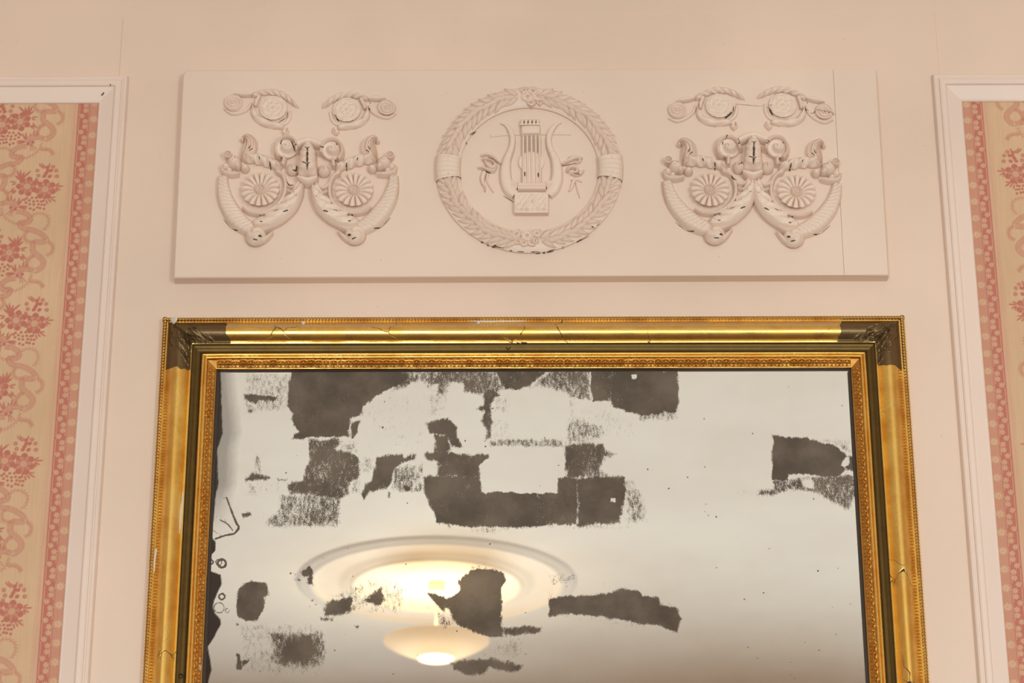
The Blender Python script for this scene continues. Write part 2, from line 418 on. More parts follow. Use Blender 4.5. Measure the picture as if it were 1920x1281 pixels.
PER = 264.0
def crop(ox, oy, sc):
    return lambda x, y: (ox + x / sc, oy + y / sc)
def paper_mm(pp):
    x, z = Wp(pp[0], pp[1], PAPER_D)
    return np.array([(XL - x) * 1000, (ZL - z) * 1000])
def draw_paper():
    t = Tile(640, PER)
    k1 = crop(0, 180, 4.925)
    def A(x, y): return paper_mm(k1(x, y))
    AX = 131.0                                             # axis of the glide reflection, mm from the paper's edge
    def variants(pts):
        p = np.asarray(pts, float).reshape(-1, 2)
        for k in (-1, 0, 1, 2):
            yield p + [k * 262.0, 0]
            yield np.stack([2 * AX - p[:, 0], p[:, 1] - PER / 2], 1) + [k * 262.0, 0]
    def stroke(pts, wd, n=14, **kw):
        for v in variants(spline([A(*q) for q in pts], n)): t.stroke(v, wd, **kw)
    def blob(x, y, r, **kw):
        for v in variants([A(x, y)]): t.blob(v[0], r, **kw)
    def leaf(x0, y0, x1, y1, wd, k=0.95): 
        for v in variants(spline([A(x0, y0), A(x1, y1)], 9)): t.stroke(v, wd, taper=True, k=k)
    def flower(x, y, R, n=8):
        rp = rng.random() * 6
        for v in variants([A(x, y)]):
            c = v[0]; t.blob(c, R * 0.98, erase=True, k=1.0)
            for i in range(n):
                a = rp + 2 * PI * i / n
                t.blob(c + R * 0.62 * np.array([math.cos(a), math.sin(a)]), R * 0.31, asp=1.25, rot=a)
            t.blob(c, R * 0.5, ch='ink', k=0.85)
            for i in range(n):
                a = rp + 2 * PI * (i + 0.5) / n; e = np.array([math.cos(a), math.sin(a)])
                t.stroke([c + R * 0.42 * e, c + R * 1.0 * e], 1.15, erase=True, k=0.9)
            for i in range(2 * n):
                a = rp + PI * (i + 0.5) / n
                t.stroke([c + R * 0.16 * np.array([math.cos(a), math.sin(a)]), c + R * 0.62 * np.array([math.cos(a), math.sin(a)])], 0.8, erase=True, k=0.8)
            t.blob(c, R * 0.27, erase=True, k=0.9); t.ring(c, R * 0.14, 1.1, k=0.9)
    # bouquet
    flower(415, 862, 20.5, 7); flower(250, 835, 20.0, 7)
    for x, y in ((345, 690), (520, 690), (525, 742), (355, 735), (490, 655), (405, 655)):
        blob(x, y, 3.6); blob(x, y, 1.5, erase=True, k=0.7)
    for x, y in ((440, 690), (410, 740), (460, 742), (470, 690), (425, 715), (440, 660)): blob(x, y, 3.3, asp=1.25, rot=0.7)
    for a in ((190, 780, 140, 735), (190, 775, 158, 690), (195, 775, 190, 685), (200, 775, 225, 700), (205, 780, 235, 735), (205, 760, 285, 695)): leaf(*a, 4.0)
    for a in ((330, 800, 330, 755), (350, 800, 345, 760), (385, 660, 360, 625), (400, 655, 385, 620), (455, 650, 460, 625)): leaf(*a, 3)
    for a in ((150, 800, 95, 790), (145, 810, 110, 820), (150, 870, 80, 890), (150, 880, 105, 905), (130, 850, 100, 880)): leaf(*a, 3.2)
    for a in ((510, 830, 550, 805), (515, 835, 590, 832), (515, 845, 560, 870), (515, 850, 530, 885), (520, 825, 540, 815)): leaf(*a, 3.2)
    for a in ((425, 960, 440, 1000), (445, 950, 470, 985), (465, 945, 515, 975), (455, 940, 510, 935), (430, 945, 450, 920)): leaf(*a, 3.2)
    for x, y in ((245, 945), (270, 965), (295, 940), (335, 940), (375, 935), (410, 945), (275, 1000), (310, 975), (345, 970), (380, 975), (400, 970),
                 (312, 1003), (355, 1000), (412, 1005), (385, 1005), (280, 1040), (312, 1050), (345, 1030), (405, 1042), (370, 1035), (240, 985), (225, 960)): blob(x, y, 2.5)
    for a in ((160, 1010, 180, 940), (165, 1015, 210, 950), (170, 1020, 250, 1020), (165, 1025, 245, 1045)): leaf(*a, 3.6)
    for a in ((90, 1000, 70, 930), (105, 1000, 105, 915), (115, 1000, 140, 945), (95, 1010, 60, 960)): leaf(*a, 3.4)
    # ribbon with its bow
    rib = [(150, 1068), (215, 1075), (268, 1110), (278, 1150), (240, 1172), (190, 1168), (180, 1185), (215, 1225), (300, 1240), (380, 1275), (425, 1320), (428, 1345)]
    rib2 = [(425, 1345), (370, 1350), (320, 1350), (300, 1385), (310, 1440), (370, 1490), (400, 1535), (385, 1580), (345, 1610), (315, 1618)]
    rib3 = [(315, 1612), (250, 1600), (185, 1605), (150, 1640)]
    for R, wd in ((rib, 8.5), (rib2, 9), (rib3, 8)):
        p = spline([A(*q) for q in R], 40)
        tg = np.gradient(p, axis=0); tg /= np.linalg.norm(tg, axis=1)[:, None]; nm = np.stack([-tg[:, 1], tg[:, 0]], 1)
        for v in variants(p): t.stroke(v, wd, erase=True, k=1)
        for v in variants(p): t.stroke(v, wd, ch='pink', k=0.34)
        for o in (-0.5, -0.18, 0.18, 0.5):
            for v in variants(p + nm * o * wd): t.stroke(v, 1.1, k=0.95)
    blob(120, 1035, 6.5, ch='pink', k=0.8); blob(100, 1030, 3.2); blob(140, 1045, 3)
    for a in ((110, 1050, 55, 1100), (112, 1055, 80, 1110), (118, 1058, 105, 1110), (150, 1030, 250, 1030)): stroke(((a[0], a[1]), ((a[0] + a[2]) / 2, (a[1] + a[3]) / 2 - 4), (a[2], a[3])), 1.4, 8)
    # thorny vines
    vines = [[(280, 1125), (320, 1092), (375, 1083), (430, 1105), (452, 1150), (440, 1200), (405, 1240)],
             [(330, 1350), (250, 1345), (225, 1310), (230, 1270), (260, 1245)], [(435, 1345), (480, 1370), (490, 1410), (470, 1455), (430, 1475)],
             [(320, 1470), (270, 1500), (245, 1545), (250, 1580)], [(285, 1640), (280, 1690), (225, 1755), (135, 1800), (60, 1780), (10, 1750)],
             [(270, 1720), (335, 1714), (375, 1730), (400, 1768)]]
    for V in vines:
        n = 26; p = spline([A(*q) for q in V], n)
        for v in variants(p): t.stroke(v, 1.1, k=0.75)
        tg = np.gradient(p, axis=0); tg /= np.linalg.norm(tg, axis=1)[:, None]; nm = np.stack([-tg[:, 1], tg[:, 0]], 1)
        for i in range(1, n - 1):
            sg = 1 if i % 2 else -1
            e = p[i] + nm[i] * sg * 3.6 + tg[i] * 1.8
            for v in variants(np.array([p[i], e])): t.stroke(v, 1.15, k=0.8)
    # lacy border, nearest the moulding
    u = t.u; t.ink[:, u < 48] = 0; t.pink[:, u < 48] = 0
    vv = (np.arange(t.nv) + 0.5) * t.ry
    U, V = np.meshgrid(u, vv)
    cell = PER / 8
    ph = (V / cell) % 1
    scal = 16.8 - 3.0 * np.exp(-((ph - 0.5) / 0.13) ** 2) * 0 + 1.6 * np.where(np.abs(ph - 0.0) < 0.18, 1, 0) + 1.6 * np.where(ph > 0.82, 1, 0)
    sm = lambda x: np.clip(x / 0.8 + 0.5, 0, 1)
    band2 = sm(U - scal) * sm(37.2 - U)
    t.ink = np.maximum(t.ink, band2)
    hatch = 0.5 + 0.5 * np.sin(2 * PI * (U + V * 0.9) / 3.4)
    z1 = sm(U - 1.2) * sm(scal - U)
    t.pink = np.maximum(t.pink, z1 * 0.30); t.ink = np.maximum(t.ink, z1 * (0.30 + 0.45 * hatch))
    t.ink = np.maximum(t.ink, sm(1.2 - U + 0.8 * np.where(np.abs(ph - 0.5) < 0.3, 1, 0)) * 0.8)
    def line(u0, wd, val, on=1.0):
        c = sm(wd / 2 - np.abs(U - u0)) * on
        t.ink = t.ink * (1 - c); t.pink = t.pink * (1 - c)
        t.pink = np.maximum(t.pink, c * val[0]); t.ink = np.maximum(t.ink, c * val[1])
    line(19.3, 1.2, (0.15, 0), np.where((ph > 0.24) & (ph < 0.76), 1.0, 0))
    line(35.0, 1.2, (0.1, 0), np.where(((ph + 0.2) % 1 > 0.12), 1.0, 0))
    line(37.6, 1.6, (0, 1)); line(40.0, 1.6, (0.6, 0)); line(42.0, 1.0, (0.25, 0)); line(43.6, 1.6, (0.7, 0.15))
    dots = np.where((V % 2.2) < 1.25, 1.0, 0.25)
    line(46.2, 1.3, (0.75, 0.1), dots); line(48.8, 1.1, (0.75, 0.1), dots)
    for k in range(8):
        v0 = k * cell
        def daisy(cu_, cv_, R, n):
            for i in range(n):
                a = 2 * PI * (i + 0.35 * (k % 3)) / n
                t.blob(np.array([cu_, cv_]) + R * 0.62 * np.array([math.cos(a), math.sin(a)]), R * 0.19, asp=1.9, rot=a, erase=True, k=1.0)
            t.blob(np.array([cu_, cv_]), R * 0.25, erase=True, k=0.9); t.blob(np.array([cu_, cv_]), R * 0.13, k=0.8)
        daisy(8.8, v0 + 0.0 * cell, 7.4, 8)
        daisy(23.8, v0 + 0.14 * cell, 5.4, 7); daisy(24.2, v0 + 0.46 * cell, 5.4, 7); daisy(30.2, v0 + 0.80 * cell, 5.4, 7)
    return t
TILE = draw_paper()
def sample(t, U, V):
    a = np.clip(U / t.RES - 0.5, 0, t.nu - 1.001); b = (V / t.ry - 0.5)
    i = np.floor(a).astype(int); j = np.floor(b).astype(int); fa = a - i; fb = b - j
    out = []
    for A in (t.ink, t.pink):
        out.append((A[j % t.nv, i] * (1 - fa) + A[j % t.nv, i + 1] * fa) * (1 - fb) + (A[(j + 1) % t.nv, i] * (1 - fa) + A[(j + 1) % t.nv, i + 1] * fa) * fb)
    return out
def wallpaper_mat():
    t = NT('printed_wallpaper')
    n = t.noise(5, 4); weave = t.noise(260, 1, co=t.coord((1, 1, 0.06)))
    base = t.mix(t.ramp(n, 0.3, 0.7), (0.60, 0.395, 0.246), (0.665, 0.443, 0.284))
    base = t.mix(t.math('MULTIPLY', t.ramp(weave, 0.35, 0.7), 0.35), base, (0.55, 0.36, 0.20))
    c = t.mix(t.attr('pink').outputs['Fac'], base, (0.59, 0.318, 0.228))
    c = t.mix(t.math('MULTIPLY', t.attr('ink').outputs['Fac'], 0.93), c, (0.475, 0.145, 0.112))
    t.bump(weave, 0.1, 0.0004)
    t.set(**{'Base Color': c, 'Roughness': 0.75, 'Specular IOR Level': 0.2})
    return t.m
M['paper'] = wallpaper_mat()
ZVIS = Wp(0, 1300)[1]
def grid_mesh(name, xs, zs, y):
    X, Z = np.meshgrid(xs, zs); n = X.size; nx, nz = len(xs), len(zs)
    me = bpy.data.meshes.new(name); me.vertices.add(n)
    me.vertices.foreach_set('co', np.stack([X, np.full_like(X, y), Z], -1).astype(np.float32).ravel())
    i, j = np.meshgrid(np.arange(nz - 1), np.arange(nx - 1), indexing='ij')
    q = np.stack([i * nx + j, i * nx + j + 1, (i + 1) * nx + j + 1, (i + 1) * nx + j], -1).reshape(-1, 4).astype(np.int32)
    if (xs[1] - xs[0]) * (zs[1] - zs[0]) < 0: q = q[:, ::-1]
    me.loops.add(q.size); me.loops.foreach_set('vertex_index', q.ravel())
    me.polygons.add(len(q)); me.polygons.foreach_set('loop_start', np.arange(0, q.size, 4, dtype=np.int32))
    me.update(calc_edges=True)
    return me, X, Z
def wallpaper(op, flip, shift, label):
    x0, x1, z0, z1 = op
    us = np.r_[np.arange(-0.0005, 0.195, 0.00115), np.arange(0.195, PAN_W, 0.0028), PAN_W]
    vs = np.r_[np.arange(-0.0005, z1 - ZVIS, 0.00115), np.arange(z1 - ZVIS, z1 - z0, 0.004), z1 - z0]
    xs = x1 - us if not flip else x0 + us
    me, X, Z = grid_mesh('wallpaper', xs, z1 - vs, -PAPER_D)
    U, V = np.meshgrid(us * 1000, vs * 1000)
    ink, pink = sample(TILE, U, V + shift)
    for nm, a in (('ink', ink), ('pink', pink)):
        at = me.attributes.new(nm, 'FLOAT', 'POINT'); at.data.foreach_set('value', a.astype(np.float32).ravel())
    o = link('wallpaper', me, M['paper'])
    return set_props(o, label, 'wallpaper')
wallpaper(open_l, False, 0.0, 'tan wallpaper with rose red flowers and ribbons, framed by the left white moulding')
wallpaper(open_r, True, 27.0, 'tan wallpaper with rose red flowers and ribbons, framed by the right white moulding')

# ------------------------------------------------------------------ frieze panel above the mirror
FD = 0.028                                            # the board stands this far off the wall
RD = FD + 0.006
def P2(px, py): return Wp(px, py, RD)
frieze = empty('frieze_panel', (0.03, 0, float(Wp(960, 525, FD)[1])))
set_props(frieze, 'long cream painted board with raised lyre wreath and scroll ornaments above the gilt mirror', 'wall panel')
def board():
    tl, tr, bl, br = Wp(343, 131, FD), Wp(1643, 130.5, FD), Wp(325.5, 521, FD), Wp(1666.5, 516, FD)
    jt, jb = Wp(1562, 130, FD), Wp(1583, 516, FD)
    def piece(a, b, c, d, rnd=None, flat=()):                  # outline a(tl) b(tr) c(br) d(bl)
        o = [a, b, c, d]
        if rnd:
            o = [a + (d - a) * 0.03 + (b - a) * 0.000, a + (d - a) * 0.012 + (b - a) * 0.0025, a + (b - a) * 0.008, b, c, d]
        o = np.array(o); cen = o.mean(0); mb = MB(); e = 0.0022
        lo = [(p[0], -0.0024, p[1]) for p in o]; md = [(p[0], -(FD - e), p[1]) for p in o]
        ins = []
        for k in range(len(o)):
            pa, pb, pc = o[k - 1], o[k], o[(k + 1) % len(o)]
            v1 = (pb - pa) / np.linalg.norm(pb - pa); v2 = (pc - pb) / np.linalg.norm(pc - pb)
            nn = np.array([v1[1], -v1[0]]) + np.array([v2[1], -v2[0]]); nn /= np.linalg.norm(nn)
            ins.append(pb + (nn * e if k not in flat else nn * 0.0003))
        hi = [(p[0], -FD, p[1]) for p in ins]; n = len(o)
        f = [tuple(range(2 * n, 3 * n))]
        for k in range(n):
            k2 = (k + 1) % n
            f += [(k, n + k, n + k2, k2), (n + k, 2 * n + k, 2 * n + k2, n + k2)]
        mb.add(lo + md + hi, f)
        me = mb.mesh('panel_board', smooth=False)
        import bmesh
        bm = bmesh.new(); bm.from_mesh(me); bmesh.ops.recalc_face_normals(bm, faces=bm.faces); 
        ff = max(bm.faces, key=lambda q: q.calc_area())
        if ff.normal.y > 0: bmesh.ops.reverse_faces(bm, faces=bm.faces)
        bm.to_mesh(me); bm.free()
        return link('panel_board', me, M['board'], frieze)
    piece(tl, jt - [0.0001, 0], jb - [0.0001, 0], bl, True, (3, 4))
    piece(jt + [0.0001, 0], tr, br, jb + [0.0001, 0], None, (0, 3))
board()

def affine(src, dst):
    A = np.c_[np.asarray(src, float), np.ones(len(src))]
    X, *_ = np.linalg.lstsq(A, np.asarray(dst, float), rcond=None)
    return lambda x, y: tuple(np.array([x, y, 1.0]) @ X)
ALL_RELIEF = []                                       # everything carved, for finding its surface again
def relief(name, mb, parent, label=None):
    o = mb.build(name, M['relief'], parent, angle=48)
    if label: o['label'] = label
    ALL_RELIEF.append(o); return o
dome = lambda h, e=2.0: (lambda s, t: h * np.clip(1 - np.abs(t) ** e, 0, 1) ** 0.5)
def endfade(s, a=0.08, b=0.08): return np.clip(s / a, 0, 1) ** 0.5 * np.clip((1 - s) / b, 0, 1) ** 0.5
MM = 0.001

HS = 1.5
# --- the lower scroll ornaments: one half drawn once, fitted to the four places it is found
c1 = crop(390, 140, 3.6605); c3 = crop(1220, 140, 3.66)
HSRC = [(1005, 805), (1010, 1110), (1145, 460), (1300, 780), (1215, 620), (850, 530), (730, 760)]
HALF = {
    'L_left': [c1(*p) for p in [(348, 812), (320, 1100), (235, 430), (88, 800), (185, 620), (545, 515), (650, 760)]],
    'L_right': [c1(*p) for p in HSRC],
    'R_left': [c3(*p) for p in [(390, 790), (450, 1120), (215, 490), (95, 790), (165, 680), (545, 490), (678, 740)]],
    'R_right': [c3(*p) for p in [(1030, 835), (960, 1120), (1150, 500), (1305, 830), (1225, 660), (860, 490), (722, 740)]],
}
def feather(h, n, slope, amp):
    return lambda s, t: h * np.clip(1 - np.abs(t) ** 3, 0, 1) ** 0.5 * (0.82 + amp * np.sin(2 * PI * (n * s + slope * t))) * endfade(s, 0.05, 0.05) + 0.0006
def lobes(base, amp, n, ph=0.0):
    s = np.linspace(0, 1, 90)
    return lambda base=base: None
def lobed(ctrl, n, amp, ph=0.0):
    """half width along a leaf whose edge is cut into n rounded lobes"""
    def f(s):
        b = np.interp(s, np.linspace(0, 1, len(ctrl)), ctrl)
        return b * (1 - amp + amp * np.abs(np.sin(PI * (n * s + ph))) ** 0.7)
    return f
def half_ornament(root, key):
    A = affine(HSRC, HALF[key]); sg = -1 if key.endswith('left') else 1
    Q = lambda x, y: P2(*A(x, y))
    def path(pts): return [Q(*p) for p in pts]
    sc = 0.272 * 0.93 * MM * 1.02                       # crop pixels to metres, about
    def w(v): return v * sc
    def sw(mb, pts, wl, wr, h, **kw):
        fl = lambda a: a if callable(a) else np.asarray(a, float)
        a, b = fl(wl), fl(wr)
        if sg < 0: a, b = b, a
        mk = lambda a: (lambda s: a(s) * sc) if callable(a) else (a * sc if a.ndim else float(a) * sc)
        hh = h if sg > 0 else (lambda s, t: h(s, -t))
        sweep(mb, path(pts), mk(a), mk(b), hh, FD, **kw)
    def boss(mb, x, y, r, h, hf=None, asp=1.0, under=0.12, nr=8, nth=28, rf=None):
        polar(mb, Q(x, y), (lambda th: rf(th) * r * sc) if rf else r * sc, hf or (lambda q, th: h * np.sqrt(np.clip(1 - (q * 0.97) ** 2, 0, 1))), FD, nr, nth, under, asp=asp)
    # rosette with sixteen cupped petals
    mb = MB(); n = 16
    def rr(th): 
        k = np.abs(np.sin(n * th / 2)); return (0.88 + 0.12 * k ** 0.5)
    def hr(q, th):
        k = np.abs(np.sin(n * th / 2))
        pet = 0.0085 + 0.0050 * np.sin(np.clip((q - 0.30) / 0.7, 0, 1) * PI * 0.8) * k ** 0.3 - 0.0022 * (1 - k) ** 3 * (q > 0.3) * (q / 1.0)
        ring = 0.0128 + 0.0022 * np.exp(-((q - 0.24) / 0.05) ** 2) - 0.003 * (q < 0.17) + 0.0035 * np.sqrt(np.clip(1 - (q / 0.12) ** 2, 0, 1)) - 0.004 * (q < 0.04)
        return np.where(q > 0.32, pet, ring)
    polar(mb, Q(1005, 805), lambda th: rr(th) * 131 * sc, hr, FD, 26, 128, under=0.30, rot=0.1)
    relief('rosette', mb, root)
    # feathered outer wing
    mb = MB()
    sw(mb, [(1278, 690), (1270, 780), (1240, 870), (1180, 960), (1110, 1025), (1020, 1070)], [30, 42, 54, 60, 58, 50], [34, 52, 68, 76, 72, 50],
       lambda s, t: (0.0112 * np.clip(1 - np.abs(t) ** 4, 0, 1) ** 0.5 - 0.0020 * np.clip(0.2 - t, 0, 1) + 0.0011 * np.sin(2 * PI * (17 * s + 1.25 * t)) * np.clip(1 - t * t, 0, 1) * (t > -0.72) ) * endfade(s, 0.05, 0.05) + 0.0006, ns=120, nt=13, under=0.12)
    relief('feathered_wing', mb, root)
    # thin inner ring
    mb = MB()
    sw(mb, [(905, 680), (862, 705), (838, 760), (838, 830), (866, 890), (920, 935), (990, 958), (1070, 950), (1120, 915)], [16, 17, 17, 14, 8], [16, 17, 17, 14, 8], dome(0.0105), ns=40, nt=7)
    relief('scroll_ring', mb, root)
    # acanthus leaf running down to the ball
    mb = MB()
    sw(mb, [(722, 760), (742, 850), (790, 935), (870, 1005), (960, 1040), (1050, 1030)], lobed([30, 70, 96, 104, 96, 40], 5.0, 0.30), lobed([18, 36, 46, 46, 40, 20], 1, 0.0, 0.5),
       lambda s, t: (0.0075 + 0.0085 * np.clip(1 - np.abs(t) ** 2.2, 0, 1) + 0.0019 * np.sin(2 * PI * (5.0 * s + 0.15 - 1.1 * (t + 0.35))) * np.clip(t + 0.5, 0, 1) * np.clip(1 - t * t, 0, 1) ** 0.5 + 0.0010 * np.exp(-((t + 0.35) / 0.1) ** 2) - 0.0011 * np.exp(-((t - 0.1 - 0.2 * np.sin(7 * s)) / 0.1) ** 2)) * endfade(s, 0.06, 0.05), ns=90, nt=15, under=0.22)
    relief('acanthus_leaf', mb, root)
    # ball at the foot with its little leaf
    mb = MB()
    boss(mb, 1010, 1108, 74, 0, lambda q, th: 0.017 * np.sqrt(np.clip(1 - (q * 0.96) ** 2, 0, 1)) + 0.0018 * np.sin(3 * th + 6 * q) * q * (1 - q) * 3, under=0.18, nr=14, nth=44)
    sw(mb, [(895, 1085), (925, 1112), (955, 1138), (985, 1155)], [10, 20, 22, 10], [8, 16, 18, 10], dome(0.010), ns=18, nt=7)
    sw(mb, [(900, 1062), (960, 1072), (1000, 1062)], [12, 20, 12], [10, 16, 10], dome(0.013), ns=12, nt=7)
    relief('ball_scroll', mb, root)
    # leaf band over the rosette
    mb = MB()
    sw(mb, [(872, 655), (935, 622), (1000, 598), (1070, 582), (1140, 585)], lobed([18, 30, 34, 36, 26], 1, 0, 0.5), lobed([22, 44, 50, 50, 36], 4, 0.30),
       lambda s, t: (0.006 + 0.0075 * np.clip(1 - np.abs(t) ** 2, 0, 1) + 0.0018 * np.sin(2 * PI * (4 * s - 0.45 * t - 0.1)) * np.clip(1 - t * t, 0, 1) ** 0.4 ) * endfade(s), ns=60, nt=11, under=0.15)
    sw(mb, [(872, 700), (890, 672), (912, 660)], 15, 15, dome(0.010), ns=10, nt=5)
    relief('leaf_band', mb, root)
    # little beast head of bosses and curls
    mb = MB()
    boss(mb, 1208, 612, 50, 0.0165); boss(mb, 1252, 572, 27, 0, lambda q, th: 0.011 + 0.003 * np.cos(2.2 * PI * q)); boss(mb, 1262, 640, 30, 0.0125)
    boss(mb, 1128, 652, 32, 0.0135); boss(mb, 1180, 640, 26, 0.014); boss(mb, 1235, 668, 26, 0.0125)
    sw(mb, [(1165, 690), (1220, 690), (1275, 675), (1292, 640)], [14, 20, 20, 10], [14, 20, 18, 10], dome(0.0115), ns=18, nt=7)
    relief('beast_head', mb, root)
    # fin
    mb = MB()
    sw(mb, [(1150, 600), (1128, 555), (1112, 515), (1115, 475), (1140, 448), (1172, 445)], [24, 48, 58, 54, 34, 10], [16, 34, 44, 40, 26, 8],
       lambda s, t: (0.009 + 0.0028 * np.cos(2 * PI * 1.6 * (t + 0.25)) - 0.003 * t * t) * endfade(s, 0.05, 0.12), ns=34, nt=15, under=0.1)
    boss(mb, 1166, 462, 15, 0.0105)
    relief('leaf_fin', mb, root)
    # large curl and the small one below it
    mb = MB()
    boss(mb, 852, 535, 76, 0, lambda q, th: 0.0175 * np.sqrt(np.clip(1 - (q * 0.93) ** 2, 0, 1)) + 0.0022 * np.sin(th * 1 - 9 * q), asp=0.95, under=0.2, nr=14, nth=48)
    sw(mb, [(775, 560), (790, 500), (830, 468), (880, 470), (915, 505), (922, 555), (895, 600)], 16, 16, dome(0.0165), ns=36, nt=7)
    sw(mb, [(858, 590), (862, 620), (868, 645)], 18, 18, dome(0.013), ns=10, nt=7)
    relief('large_curl', mb, root)
    mb = MB()
    boss(mb, 797, 668, 44, 0, lambda q, th: 0.015 * np.sqrt(np.clip(1 - (q * 0.95) ** 2, 0, 1)) + 0.0009 * np.sin(5 * th + 3 * q), asp=1.05, under=0.2, nr=10, nth=50)
    sw(mb, [(742, 755), (772, 778), (806, 778), (836, 752)], 15, 15, dome(0.0095), ns=16, nt=7)
    sw(mb, [(752, 800), (790, 815), (818, 800)], 12, 12, dome(0.009), ns=12, nt=5)
    relief('small_curl', mb, root)
    slot_marks = [((955, 975), (995, 968), 8), ((960, 968), (985, 975), 7), ((795, 963), (828, 972), 11), ((745, 862), (752, 866), 8), ((965, 1032), (985, 1030), 9), ((865, 958), (895, 950), 7),
             ((962, 1125), (985, 1132), 14), ((990, 1150), (1022, 1142), 8), ((1195, 603), (1200, 606), 8), ((1210, 615), (1213, 617), 7),
             ((950, 655), (955, 630), 9), ((1025, 612), (1032, 596), 7), ((1100, 500), (1115, 525), 6), ((1085, 530), (1110, 552), 6), ((1140, 1062), (1196, 1034), 4), ((1196, 1034), (1252, 972), 4.5),
             ((790, 525), (775, 530), 9), ((885, 500), (890, 520), 8)]
    return [([A(*a), A(*b)], wd * 0.27) for a, b, wd in slot_marks]

def scroll_ornament(ox, oy, keys, label):
    k = lambda x, y: (ox + (x - 690) / 3.66, oy + (y - 600) / 3.66)
    Q = lambda x, y: P2(*k(x, y)); sc = 0.272 * 0.95 * MM
    mb = MB()
    # tongue between the scrolls
    sweep(mb, [Q(690, 505), Q(690, 560), Q(688, 640), Q(686, 715)], [28 * sc, 56 * sc, 58 * sc, 66 * sc, 70 * sc], [28 * sc, 56 * sc, 58 * sc, 66 * sc, 70 * sc],
          lambda s, t: 0.010 + 0.014 * np.clip(1 - np.abs(t) ** 2.4, 0, 1) ** 0.5 - 0.006 * np.exp(-(t / 0.07) ** 2) * (s > 0.2) * (s < 0.93) - 0.0012 * np.cos(2 * PI * (5 * s + 0.7 * np.abs(t))) * (np.abs(t) < 0.8) - 0.009 * np.clip((s - 0.82) / 0.18, 0, 1) ** 2, FD, 44, 25, 0.1)
    sweep(mb, [Q(620, 725), Q(655, 735), Q(690, 740), Q(722, 735), Q(752, 725)], [20 * sc, 32 * sc, 26 * sc, 32 * sc, 20 * sc], [16 * sc, 30 * sc, 42 * sc, 30 * sc, 16 * sc], dome(0.0155), FD, 28, 11, 0.1)
    # crest over it
    sweep(mb, [Q(590, 500), Q(630, 478), Q(692, 458), Q(755, 478), Q(800, 498)], [20 * sc, 26 * sc, 20 * sc, 26 * sc, 18 * sc], [30 * sc, 36 * sc, 40 * sc, 36 * sc, 28 * sc], dome(0.0125, 2.6), FD, 30, 9, 0.05)
    root = relief('scroll_ornament', mb, frieze, label)
    slot_marks = [([k(688, 548), k(690, 690)], 3.0), ([k(670, 548), k(688, 556)], 2.2), ([k(690, 556), k(706, 548)], 2.2), ([k(690, 606), k(700, 600)], 1.6), ([k(655, 648), k(688, 664)], 1.6), ([k(690, 664), k(706, 655)], 1.6), ([k(678, 606), k(688, 610)], 1.6)]
    for key in keys: slot_marks += half_ornament(root, key)
    slot_marks += [([k(500, 505), k(515, 480), k(545, 470)], 2.2), ([k(570, 475), k(585, 505), k(600, 540)], 3.0), ([k(585, 680), k(608, 672), k(612, 640)], 2.4), ([k(540, 745), k(560, 772), k(590, 772)], 2.2), ([k(785, 527), k(800, 522)], 2.4)]
    return root, slot_marks
SLOT_MARKS = []
SLOT_MARKS.append(scroll_ornament(*c1(690, 600), ('L_left', 'L_right'), 'scroll ornament with two rosettes left of the wreath'))
SLOT_MARKS.append(scroll_ornament(*c3(700, 562), ('R_left', 'R_right'), 'scroll ornament with two rosettes right of the wreath'))

HS = 1.25
